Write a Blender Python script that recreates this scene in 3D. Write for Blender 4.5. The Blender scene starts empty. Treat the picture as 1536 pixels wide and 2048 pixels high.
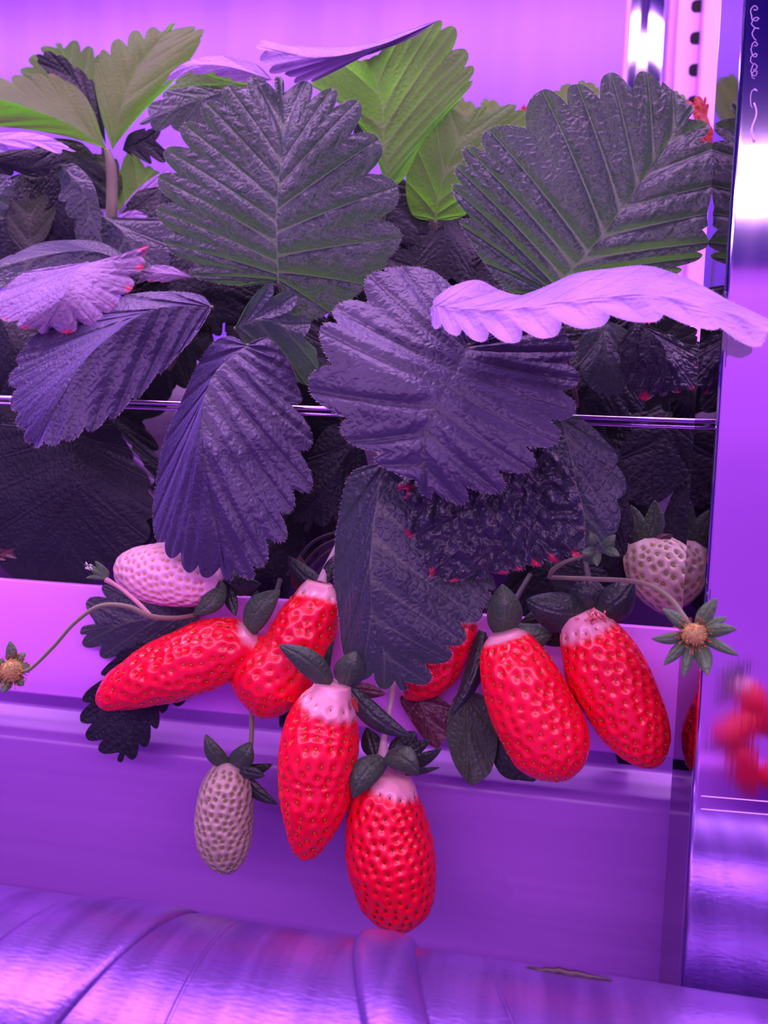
import bpy, math, random
import numpy as np
from mathutils import Vector, Matrix, noise
rng = random.Random(7)
S = bpy.context.scene
COL = S.collection
Z0 = 1.2
FPX = 1560.0
# ---------------------------------------------------------------- camera
def axes(p, yw, r):
    cp, sp, cy, sy = math.cos(p), math.sin(p), math.cos(yw), math.sin(yw)
    F = Vector((-sy*cp, cy*cp, -sp)); R = Vector((cy, sy, 0)); U = R.cross(F)
    R2 = R*math.cos(r) + U*math.sin(r); U2 = -R*math.sin(r) + U*math.cos(r)
    return F, R2, U2
FW, RT, UP = axes(math.radians(3), math.radians(10), math.radians(2.5))
CAM = Vector((0, 0, Z0))
cd = bpy.data.cameras.new('camera'); cam = bpy.data.objects.new('camera', cd); COL.objects.link(cam)
cd.sensor_fit = 'HORIZONTAL'; cd.sensor_width = 36; cd.lens = 36*FPX/1536
cd.clip_start = 0.01; cd.clip_end = 50
cd.dof.use_dof = True; cd.dof.focus_distance = 0.275; cd.dof.aperture_fstop = cd.lens/2.2
M = Matrix((RT, UP, -FW)).transposed().to_4x4(); M.translation = CAM
cam.matrix_world = M
S.camera = cam
def W(px, py, y):
    """point on the plane at distance y (world) seen in the direction px, py"""
    D = FW + RT*((px-768)/FPX) + UP*((1024-py)/FPX)
    return CAM + D*(y/D.y)
def sc(p): return (Vector(p)-CAM).dot(FW)/FPX       # metres per photo pixel at p
def zat(py, y): return W(768, py, y).z
# ---------------------------------------------------------------- materials
def nt(name):
    m = bpy.data.materials.new(name); m.use_nodes = True
    t = m.node_tree; t.nodes.clear()
    o = t.nodes.new('ShaderNodeOutputMaterial')
    return m, t, o
def N(t, k, **kw):
    n = t.nodes.new(k)
    for a, b in kw.items():
        if a in n.inputs.keys(): n.inputs[a].default_value = b
        else: setattr(n, a, b)
    return n
def mixc(t, fac, a, b, mode='MIX'):
    n = t.nodes.new('ShaderNodeMix'); n.data_type = 'RGBA'; n.blend_type = mode
    for s, v in ((0, fac), (6, a), (7, b)):
        if hasattr(v, 'is_linked') or hasattr(v, 'links'): t.links.new(v, n.inputs[s])
        else: n.inputs[s].default_value = v if s == 0 else (*v, 1)
    return n.outputs[2]
def ramp(t, src, a, b, lo=0., hi=1.):
    n = t.nodes.new('ShaderNodeMapRange'); n.interpolation_type = 'SMOOTHSTEP'
    t.links.new(src, n.inputs[0])
    for i, v in ((1, a), (2, b), (3, lo), (4, hi)): n.inputs[i].default_value = v
    return n.outputs[0]
def mth(t, op, a, b=0.0):
    n = t.nodes.new('ShaderNodeMath'); n.operation = op
    for i, v in ((0, a), (1, b)):
        if hasattr(v, 'links'): t.links.new(v, n.inputs[i])
        else: n.inputs[i].default_value = v
    return n.outputs[0]
def leaf_mat(name, col, tcol, trans=.35, rough=.5, veincol=(.2,.26,.16), veinamt=.4, net=.15, red=0., sheen=.3,
             bump=.5, crinkle=.3, redcol=(.75,.03,.08), sheencol=(.45,.34,1.), spec=.5):
    m, t, o = nt(name)
    tc = N(t, 'ShaderNodeTexCoord')
    vd = N(t, 'ShaderNodeAttribute', attribute_name='vd').outputs['Fac']
    ed = N(t, 'ShaderNodeAttribute', attribute_name='edge').outputs['Fac']
    nz = N(t, 'ShaderNodeTexNoise', Scale=60., Detail=4.); t.links.new(tc.outputs['Object'], nz.inputs['Vector'])
    nz2 = N(t, 'ShaderNodeTexNoise', Scale=300., Detail=4.); t.links.new(tc.outputs['Object'], nz2.inputs['Vector'])
    # warped cells for the net of small veins
    wv = N(t, 'ShaderNodeVectorMath', operation='MULTIPLY_ADD')
    t.links.new(nz2.outputs['Color'], wv.inputs[0]); wv.inputs[1].default_value = (.0020,)*3
    t.links.new(tc.outputs['Object'], wv.inputs[2])
    vo = N(t, 'ShaderNodeTexVoronoi', feature='DISTANCE_TO_EDGE', Scale=380.); t.links.new(wv.outputs[0], vo.inputs['Vector'])
    vo2 = N(t, 'ShaderNodeTexVoronoi', feature='DISTANCE_TO_EDGE', Scale=900.); t.links.new(wv.outputs[0], vo2.inputs['Vector'])
    c = mixc(t, ramp(t, nz.outputs['Fac'], .3, .75), col, tuple(k*.72 for k in col))
    netm = mth(t, 'MULTIPLY', ramp(t, vo.outputs['Distance'], 0., .055, 1., 0.), net)
    netm2 = mth(t, 'MULTIPLY', ramp(t, vo2.outputs['Distance'], 0., .12, 1., 0.), net*.35)
    c = mixc(t, netm, c, veincol); c = mixc(t, netm2, c, veincol)
    vm = mth(t, 'MULTIPLY', ramp(t, vd, .07, .26, 1., 0.), veinamt)
    c = mixc(t, vm, c, veincol)
    rm = None
    if red > 0:
        rn = N(t, 'ShaderNodeTexNoise', Scale=110., Detail=3.); t.links.new(tc.outputs['Object'], rn.inputs['Vector'])
        rm = mth(t, 'MULTIPLY', ramp(t, mth(t, 'ADD', ed, mth(t, 'MULTIPLY', rn.outputs['Fac'], .5)), 1.36-.34*red, 1.5-.3*red), min(1, red+.35))
        c = mixc(t, rm, c, redcol)
    # bump
    h = mth(t, 'MULTIPLY', ramp(t, vo.outputs['Distance'], 0., .35), .5)
    h = mth(t, 'ADD', h, mth(t, 'MULTIPLY', ramp(t, vd, 0., .9), .9))
    h = mth(t, 'ADD', h, mth(t, 'MULTIPLY', nz2.outputs['Fac'], crinkle*1.6))
    bp = N(t, 'ShaderNodeBump', Strength=bump, Distance=.0008); t.links.new(h, bp.inputs['Height'])
    p = N(t, 'ShaderNodeBsdfPrincipled', Roughness=rough)
    p.inputs['Specular IOR Level'].default_value = spec
    p.inputs['Sheen Weight'].default_value = sheen; p.inputs['Sheen Roughness'].default_value = .45
    p.inputs['Sheen Tint'].default_value = (*sheencol, 1)
    t.links.new(c, p.inputs['Base Color']); t.links.new(bp.outputs[0], p.inputs['Normal'])
    tr = N(t, 'ShaderNodeBsdfTranslucent')
    tcc = mixc(t, netm, tcol, tuple(min(1, k*1.35) for k in tcol))
    tcc = mixc(t, vm, tcc, tuple(min(1, k*1.2+.05) for k in tcol))
    if rm is not None: tcc = mixc(t, rm, tcc, (.8, .06, .06))
    t.links.new(tcc, tr.inputs['Color']); t.links.new(bp.outputs[0], tr.inputs['Normal'])
    mx = N(t, 'ShaderNodeMixShader'); mx.inputs[0].default_value = trans
    t.links.new(p.outputs[0], mx.inputs[1]); t.links.new(tr.outputs[0], mx.inputs[2])
    t.links.new(mx.outputs[0], o.inputs[0])
    return m
GT = (.28, .85, .07)
DT = (.16, .34, .06)
LM = {
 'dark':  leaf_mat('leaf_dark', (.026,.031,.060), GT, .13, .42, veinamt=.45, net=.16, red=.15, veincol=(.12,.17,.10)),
 'centre': leaf_mat('leaf_deep_green', (.025,.035,.058), GT, .26, .40, veinamt=.6, net=.26, red=.1, veincol=(.22,.30,.18)),
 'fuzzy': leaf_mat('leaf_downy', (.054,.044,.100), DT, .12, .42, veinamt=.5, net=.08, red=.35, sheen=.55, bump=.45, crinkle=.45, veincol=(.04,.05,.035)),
 'pale':  leaf_mat('leaf_lit_downy', (.33,.22,.38), (.5,.5,.3), .12, .6, veinamt=.35, net=.12, red=.85, sheen=1., bump=.6, crinkle=.4, veincol=(.10,.10,.10)),  # upward-facing leaf: the light falling on it put into the colour
 'toplit': leaf_mat('leaf_toplit_downy', (.44,.26,.60), (.5,.4,.5), .15, .7, veinamt=.12, net=.05, red=.45, sheen=1., bump=.35, crinkle=.5, veincol=(.4,.35,.4)),  # overhead light and hair gloss put into the colour
 'green': leaf_mat('leaf_thin_green', (.15,.30,.05), (.26,1.,.05), .66, .5, veinamt=.6, net=.22, red=.12, sheen=.3, veincol=(.33,.42,.17), bump=.35),
 'fresh': leaf_mat('leaf_fresh_green', (.20,.36,.05), (.36,1.,.07), .68, .5, veinamt=.25, net=.1, red=.35, sheen=.3, veincol=(.33,.42,.17), bump=.25, redcol=(.7,.2,.08)),
 'olive': leaf_mat('leaf_dull_olive', (.05,.07,.035), DT, .2, .5, veinamt=.3, net=.08),
 'back':  leaf_mat('leaf_shade', (.012,.014,.023), DT, .05, .5, veinamt=.3, net=.08, red=.2, veincol=(.03,.04,.04), sheen=.05, spec=.25),  # leaf colour darkened to stand for shade among the leaves
 'crumple': leaf_mat('leaf_crumpled', (.024,.027,.042), DT, .08, .33, veinamt=.35, net=.1, red=.95, bump=.7, crinkle=.5, veincol=(.09,.1,.08)),
 'redleaf': leaf_mat('leaf_red', (.55,.05,.02), (.8,.08,.03), .4, .5, veinamt=.2, net=.05, red=.2),
 'sepal': leaf_mat('sepal_green', (.055,.115,.045), (.3,.45,.12), .15, .42, veinamt=.35, net=.06, red=.22, veincol=(.14,.2,.1), sheen=.25),
 'sepal_dark': leaf_mat('sepal_dark_green', (.020,.040,.022), DT, .08, .4, veinamt=.3, net=.05, red=.2, veincol=(.07,.1,.06), sheen=.2),
 'sepal_light': leaf_mat('sepal_light_green', (.13,.28,.09), (.3,.7,.15), .25, .45, veinamt=.3, net=.08, red=.2, veincol=(.3,.4,.22), sheen=.4),
 'redbract': leaf_mat('leaf_wine', (.10,.025,.035), (.5,.08,.08), .15, .4, veinamt=.3, net=.05, red=.5),
}
def simple(name, col, rough=.4, metal=0., bumpscale=None, bumpd=.0005, spec=.5, sheen=0., coat=0., varyc=None, vscale=(1,1,1), vsc=40.):
    m, t, o = nt(name)
    p = N(t, 'ShaderNodeBsdfPrincipled', Roughness=rough, Metallic=metal)
    p.inputs['Base Color'].default_value = (*col, 1); p.inputs['Specular IOR Level'].default_value = spec
    p.inputs['Sheen Weight'].default_value = sheen; p.inputs['Coat Weight'].default_value = coat
    tc = N(t, 'ShaderNodeTexCoord')
    mp = N(t, 'ShaderNodeMapping'); mp.inputs['Scale'].default_value = vscale
    t.links.new(tc.outputs['Object'], mp.inputs[0])
    if varyc:
        nz = N(t, 'ShaderNodeTexNoise', Scale=vsc, Detail=5.); t.links.new(mp.outputs[0], nz.inputs['Vector'])
        t.links.new(mixc(t, ramp(t, nz.outputs['Fac'], .35, .7), col, varyc), p.inputs['Base Color'])
    if bumpscale:
        nb = N(t, 'ShaderNodeTexNoise', Scale=bumpscale, Detail=4.); t.links.new(mp.outputs[0], nb.inputs['Vector'])
        bp = N(t, 'ShaderNodeBump', Strength=.6, Distance=bumpd); t.links.new(nb.outputs['Fac'], bp.inputs['Height'])
        t.links.new(bp.outputs[0], p.inputs['Normal'])
    t.links.new(p.outputs[0], o.inputs[0])
    return m
def berry_mat(name, base, rim, neck, pit, neckend, rough=.3, sss=.25, pr=(.72,.98)):
    """base flesh, paler shoulder near the stalk, hollows round the seeds"""
    m, t, o = nt(name)
    u = N(t, 'ShaderNodeAttribute', attribute_name='along').outputs['Fac']
    pt = N(t, 'ShaderNodeAttribute', attribute_name='pit').outputs['Fac']
    tc = N(t, 'ShaderNodeTexCoord')
    nz = N(t, 'ShaderNodeTexNoise', Scale=260., Detail=3.); t.links.new(tc.outputs['Object'], nz.inputs['Vector'])
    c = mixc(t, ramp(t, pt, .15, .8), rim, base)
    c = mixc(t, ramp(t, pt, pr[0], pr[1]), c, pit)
    un = mth(t, 'ADD', u, mth(t, 'MULTIPLY', mth(t, 'SUBTRACT', nz.outputs['Fac'], .5), .06))
    c = mixc(t, ramp(t, un, neckend-.025, neckend+.03, 1., 0.), c, neck)
    p = N(t, 'ShaderNodeBsdfPrincipled', Roughness=rough)
    p.inputs['Subsurface Weight'].default_value = sss; p.inputs['Subsurface Radius'].default_value = (1, .25, .2)
    p.inputs['Subsurface Scale'].default_value = .002
    p.inputs['Coat Weight'].default_value = .22; p.inputs['Coat Roughness'].default_value = .16
    t.links.new(c, p.inputs['Base Color'])
    n2 = N(t, 'ShaderNodeTexNoise', Scale=900., Detail=2.); t.links.new(tc.outputs['Object'], n2.inputs['Vector'])
    bp = N(t, 'ShaderNodeBump', Strength=.25, Distance=.0003); t.links.new(n2.outputs['Fac'], bp.inputs['Height'])
    t.links.new(bp.outputs[0], p.inputs['Normal'])
    t.links.new(p.outputs[0], o.inputs[0])
    return m
M_RED = {}
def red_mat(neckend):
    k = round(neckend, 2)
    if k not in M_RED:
        M_RED[k] = berry_mat('ripe_strawberry_skin', (.92,.001,.004), (.95,.003,.030), (.82,.42,.42), (.55,.004,.006), k, .27, .15)  # second colour paints faint pink highlights between the seeds
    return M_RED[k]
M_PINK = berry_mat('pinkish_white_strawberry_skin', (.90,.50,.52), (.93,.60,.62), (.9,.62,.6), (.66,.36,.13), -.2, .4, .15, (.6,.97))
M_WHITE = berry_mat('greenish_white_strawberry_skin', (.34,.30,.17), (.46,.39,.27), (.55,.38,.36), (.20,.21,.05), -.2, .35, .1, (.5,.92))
M_SEED_R = simple('seed_on_ripe_berry', (.50,.14,.03), .35)
M_SEED_D = simple('seed_dark', (.16,.03,.015), .35)
M_SEED_W = simple('seed_on_pale_berry', (.30,.32,.07), .4)
M_SEED_P = simple('seed_on_pink_berry', (.75,.48,.16), .4)
M_STEM = simple('stem_green', (.16,.20,.07), .5, sheen=.5, varyc=(.20,.15,.08))
M_STEMR = simple('stem_reddish', (.13,.10,.07), .5, sheen=.15, varyc=(.14,.16,.07))
M_STEMP = simple('stem_pink', (.55,.25,.28), .5, sheen=.5)
M_STEMD = simple('stem_dark', (.035,.03,.03), .5, sheen=.2)
M_PALENECK = simple('stem_pale', (.50,.36,.36), .5, sheen=.5)
M_CONE = simple('flower_heart', (.50,.38,.10), .6, bumpscale=900., varyc=(.25,.25,.06), vsc=300.)
M_STAMEN = simple('dry_stamen', (.48,.14,.05), .6)
M_PETAL = simple('petal_remains', (.7,.72,.62), .5, sheen=.4)
M_HAIR = simple('downy_hair', (.75,.65,.8), .5)
M_DRY = simple('dry_calyx_remains', (.75,.20,.16), .6)
# ---------------------------------------------------------------- object helpers
def link(name, verts, faces, mat, parent=None, attrs=None, smooth=True, mats=None, midx=None, origin=None):
    me = bpy.data.meshes.new(name)
    o0 = parent['_o'] if parent is not None and '_o' in parent else (0, 0, 0)
    if parent is not None: off = Vector(o0)
    else: off = Vector(origin) if origin is not None else Vector((0, 0, 0))
    me.from_pydata([tuple(Vector(v)-off) for v in verts], [], faces)
    for mm in (mats or [mat]): me.materials.append(mm)
    if midx is not None: me.polygons.foreach_set('material_index', midx)
    if smooth: me.polygons.foreach_set('use_smooth', [True]*len(me.polygons))
    for k, v in (attrs or {}).items():
        a = me.attributes.new(k, 'FLOAT', 'POINT'); a.data.foreach_set('value', v)
    me.update()
    ob = bpy.data.objects.new(name, me); COL.objects.link(ob)
    if parent is not None: ob.parent = parent; ob['_o'] = list(o0)
    else: ob.location = off
    return ob
def thing(name, loc, label, cat, group=None):
    o = bpy.data.objects.new(name, None); COL.objects.link(o); o.location = loc
    o.empty_display_size = .01
    o['_o'] = list(loc); o['label'] = label; o['category'] = cat
    if group: o['group'] = group
    return o
def tag(o, label=None, cat=None, group=None, kind=None):
    if label: o['label'] = label
    if cat: o['category'] = cat
    if group: o['group'] = group
    if kind: o['kind'] = kind
    return o
def cr(pts, t):
    """Catmull-Rom through pts (tuples), t in [0, n-1]"""
    n = len(pts); i = min(max(int(t), 0), n-2); f = t-i
    P = [pts[max(i-1, 0)], pts[i], pts[i+1], pts[min(i+2, n-1)]]
    return tuple(.5*((2*b)+(-a+c)*f+(2*a-5*b+4*c-d)*f*f+(-a+3*b-3*c+d)*f**3) for a, b, c, d in zip(*P))
def tube(verts, faces, pts, rad, seg=8, close=True):
    b0 = len(verts); n = len(pts); pts = [Vector(p) for p in pts]
    ref = None
    for i, p in enumerate(pts):
        tg = (pts[min(i+1, n-1)]-pts[max(i-1, 0)]).normalized()
        if ref is None: ref = tg.orthogonal().normalized()
        ref = (ref - tg*ref.dot(tg)).normalized(); bi = tg.cross(ref)
        r = rad[i] if isinstance(rad, (list, tuple)) else rad
        for k in range(seg):
            a = 2*math.pi*k/seg
            verts.append(p+ref*(r*math.cos(a))+bi*(r*math.sin(a)))
    for i in range(n-1):
        for k in range(seg):
            faces.append((b0+i*seg+k, b0+i*seg+(k+1) % seg, b0+(i+1)*seg+(k+1) % seg, b0+(i+1)*seg+k))
    if close:
        faces.append(tuple(b0+k for k in range(seg))[::-1]); faces.append(tuple(b0+(n-1)*seg+k for k in range(seg)))
def stem(name, pxs, rpx, mat, parent, res=10, seg=8):
    """pxs: (px, py, y)"""
    n = (len(pxs)-1)*res+1
    c = [cr(pxs, i/res) for i in range(n)]
    pts = [W(*q) for q in c]
    if isinstance(rpx, (list, tuple)): rr = [cr([(r,) for r in rpx], i/res*(len(rpx)-1)/(len(pxs)-1))[0]*sc(p) for i, p in enumerate(pts)]
    else: rr = [rpx*sc(p) for p in pts]
    v, f = [], []; tube(v, f, pts, rr, seg)
    return link(name, v, f, mat, parent)
# ---------------------------------------------------------------- leaves
def patch(V, Fc, A, mid, left, right, el=0., er=0., puff=.0007, wob=.0015, depth=.42, pw=2.6, seed=0, sign=1, crum=0., nt_=22, arch=-.015, mw=1., gp=1.9, rim=None, puck=.0):
    mlen = len(mid)-1
    def M_(g): return cr(mid, g*mlen)
    for side, (tips, e) in enumerate(((left, el), (right, er))):
        fl = [0]+[(q[2] if len(q) > 2 else 1) for q in tips]+[1]
        ye = [0.]+[(q[3] if len(q) > 3 else 0.) for q in tips]+[0.]
        P = [(mid[0][0], mid[0][1])]+[(q[0], q[1]) for q in tips]+[(mid[-1][0], mid[-1][1])]
        n = len(P); res = 12
        ks = [i/res for i in range((n-1)*res+1)]
        b0 = len(V); cols = len(ks)
        td = (mid[-1][0]-mid[0][0], mid[-1][1]-mid[0][1]); tl = math.hypot(*td); td = (td[0]/tl, td[1]/tl)
        for i, k in enumerate(ks):
            s = k/(n-1)
            g = min(1, max(0, (s-.10)/.90))**gp
            mx, my, mY = M_(g)
            bx, by = cr(P, k)
            kk = int(round(k)); kk = min(kk, n-1); ph = k-kk
            if abs(abs(ph)-.5) < 1e-6: kk = int(math.floor(k)); ph = .5
            kn = kk+(1 if ph >= 0 else -1); kn = min(max(kn, 0), n-1)
            L = math.hypot(P[kk][0]-P[kn][0], P[kk][1]-P[kn][1]) if kn != kk else 10
            dd = math.hypot(bx-mx, by-my)+1e-6
            fw = fl[kk] if not (fl[kk] == 0 and fl[kn] == 1) else 0
            off = fw*depth*1.9*min(L, 75)*(abs(2*ph)**(pw*1.35) if ph < 0 else abs(2*ph)**(pw*.72))
            if fl[kk] == 1 and fl[kn] == 0: off *= .35
            off = min(off, dd*.6)
            bx -= (bx-mx)/dd*off; by -= (by-my)/dd*off
            yb = cr([(q,) for q in ye], k)[0]
            env = math.sin(math.pi*min(1, max(0, s)))**.6 if s < 1 else 0
            L3 = L*mid[0][2]/FPX*1.02
            d3 = dd*mid[0][2]/FPX
            for j in range(nt_+1):
                t = (j/nt_)**1.08
                cx = mx+(bx-mx)*t - td[0]*arch*dd*4*t*(1-t); cy = my+(by-my)*t - td[1]*arch*dd*4*t*(1-t)
                y = mY + (e*env+yb)*t**1.6
                p = W(cx, cy, y)
                vdm = abs(ph)*L3*(t+.08)*1000; mdm = t*d3*1000/ (1.7*mw)
                vdd = min(vdm if k > .3 else mdm, mdm)
                h = puff*sign*(min(1, vdd/2.4)**.8)*(1-.5*t)
                nn = noise.noise(Vector((cx/95., cy/95., seed*3.1)))*wob
                if crum:
                    q = Vector((cx/26., cy/34., seed*1.7)); q2 = Vector((cx/11., cy/13., seed*2.9))
                    nn += (abs(noise.noise(q))-.25)*crum+noise.noise(q2)*crum*.2
                if puck:
                    nn += puck*min(1, vdm/1.6)*min(1, mdm/.8)*noise.noise(Vector((t*dd/13., k*1.35, seed*2.3)))
                view = (CAM-p).normalized()
                p = p+view*(h+nn)
                if rim is not None and j == nt_-3: inn = p
                if rim is not None and j == nt_: rim.append((p, inn))
                V.append(p); A['vd'].append(vdd)
                A['edge'].append(t if abs(ph) < .5 else t)
                A['edge'][-1] = t*(1-.35*min(1, abs(2*ph))) if fl[kk] else t*.8
        for i in range(cols-1):
            for j in range(nt_):
                a = b0+i*(nt_+1)+j; b = a+nt_+1
                q = (a, b, b+1, a+1)
                Fc.append(q if side == 0 else q[::-1])
def leaf(plant, mat, patches, name='leaf', label=None, hairs=0, **kw):
    V, Fc, A = [], [], {'vd': [], 'edge': []}; rim = [] if hairs else None
    for i, pt in enumerate(patches):
        d = dict(kw); d['rim'] = rim
        if hairs: d['nt_'] = 44; d.setdefault('puck', .0006)
        if len(pt) > 3: d.update(pt[3])
        patch(V, Fc, A, pt[0], pt[1], pt[2], seed=len(COL.objects)+i*7, **d)
    mats = mat if isinstance(mat, list) else [mat]
    midx = None
    if len(mats) > 1:
        # faces of patch i take material i
        midx = []; cnt = 0
        for i, pt in enumerate(patches):
            nn = (len(pt[1])+1)*12*22+(len(pt[2])+1)*12*22
            midx += [i]*nn
    mlist = [LM[k] for k in mats]
    if hairs:
        rg = random.Random(len(V)); midx = midx or [0]*len(Fc); h0 = len(Fc)
        for k in range(1, len(rim)):
            (p, q), (p2, q2) = rim[k-1], rim[k]
            seg = (p2-p).length
            if seg > .004: continue
            for _ in range(int(seg/.00050*hairs+rg.random())):
                f = rg.random(); a = p.lerp(p2, f); d = (a-q.lerp(q2, f)).normalized()
                d = (d+Vector((rg.uniform(-.6,.6), rg.uniform(-.6,.3), rg.uniform(-.5,.6)))).normalized()
                L = rg.uniform(.0004, .0011); tube(V, Fc, [a, a+d*L*.6, a+d*L+Vector((0,0,-.15*L))], [.000030, .000022, .000008], 3, False)
        midx = midx+[len(mlist)]*(len(Fc)-h0); mlist.append(M_HAIR)
        for kk in A: A[kk] += [0.]*(len(V)-len(A[kk]))
    ob = link(name, V, Fc, None, plant, A, mats=mlist, midx=midx)
    if label: ob['label'] = label
    # weld the seam along the midrib
    import bmesh
    bm = bmesh.new(); bm.from_mesh(ob.data); bmesh.ops.remove_doubles(bm, verts=bm.verts, dist=1e-6)
    bm.to_mesh(ob.data); bm.free()
    return ob
def petiole(plant, base, crown, mat=None, r=4.5, bow=(0, -20)):
    mx = (base[0]+crown[0])/2+bow[0]; my = (base[1]+crown[1])/2+bow[1]
    return stem('petiole', [base, (mx, my, (base[2]+crown[2])/2+.005), crown], r, mat or M_STEMR, plant)
def sepal(parent, base, tip, w, y0, y1, mat='sepal', bow=0., cup=.25, name='sepal', label=None, fork=False, bulge=0.):
    """lens shaped leaflet: base/tip px, w px full width, bow px sideways"""
    nu, nv = 22, 8
    bx, by = base; tx, ty = tip; dx, dy = tx-bx, ty-by; L = math.hypot(dx, dy); nx, ny = -dy/L, dx/L
    V, Fc, A = [], [], {'vd': [], 'edge': []}
    mpx = y0/FPX
    for i in range(nu+1):
        u = i/nu
        ww = w*.5*(math.sin(math.pi*min(1, (u*.93+.07))**.85)**.75 if u < 1 else 0)
        ww = max(ww, .4)
        if u > .97: ww *= .5
        ox = bow*4*u*(1-u)
        y = y0+(y1-y0)*u - bulge*4*u*(1-u)
        for j in range(nv+1):
            v = j/nv*2-1
            q = W(bx+dx*u+nx*(ox+ww*v), by+dy*u+ny*(ox+ww*v), y+cup*ww*mpx*v*v*1.6)
            V.append(q); A['vd'].append(min(abs(v)*ww*mpx*1000, (.25+abs(((v*2+u*3) % 1)-.5)*ww*mpx*1400))); A['edge'].append(max(abs(v)*.75, u*u*.98))
    for i in range(nu):
        for j in range(nv):
            a = i*(nv+1)+j; Fc.append((a, a+1, a+nv+2, a+nv+1))
    # real thickness: a second skin
    n0 = len(V); th = .00035
    for k in range(n0):
        d = (V[k]-CAM).normalized(); V.append(V[k]+d*th); A['vd'].append(A['vd'][k]); A['edge'].append(A['edge'][k])
    top = list(Fc)
    for f in top: Fc.append(tuple(n0+k for k in f[::-1]))
    rim = [j for j in range(nv+1)]+[i*(nv+1)+nv for i in range(1, nu+1)]+[nu*(nv+1)+j for j in range(nv-1, -1, -1)]+[i*(nv+1) for i in range(nu-1, 0, -1)]
    for a, b in zip(rim, rim[1:]+rim[:1]): Fc.append((b, a, n0+a, n0+b))
    ob = link(name, V, Fc, LM[mat], parent, A)
    if label: ob['label'] = label
    return ob
# ---------------------------------------------------------------- strawberries
def ico_seed(V, Fc, idx, c, ax, up, l, w, h, mi):
    """small pointed seed, c centre, ax long direction, up outward"""
    b = len(V); sd = ax.cross(up)
    rings = [(-1, 0), (-.55, .8), (.1, 1), (.6, .65), (1, 0)]
    ids = []
    for u, r in rings:
        if r == 0: V.append(c+ax*(u*l)); ids.append([len(V)-1])
        else:
            row = []
            for k in range(6):
                a = k*math.pi/3
                V.append(c+ax*(u*l)+sd*(math.cos(a)*w*r)+up*(math.sin(a)*h*r)); row.append(len(V)-1)
            ids.append(row)
    for a, bb in zip(ids, ids[1:]):
        for k in range(6):
            if len(a) == 1: Fc.append((a[0], bb[k], bb[(k+1) % 6]))
            elif len(bb) == 1: Fc.append((a[k], bb[0], a[(k+1) % 6]))
            else: Fc.append((a[k], bb[k], bb[(k+1) % 6], a[(k+1) % 6]))
            idx.append(mi)
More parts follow.
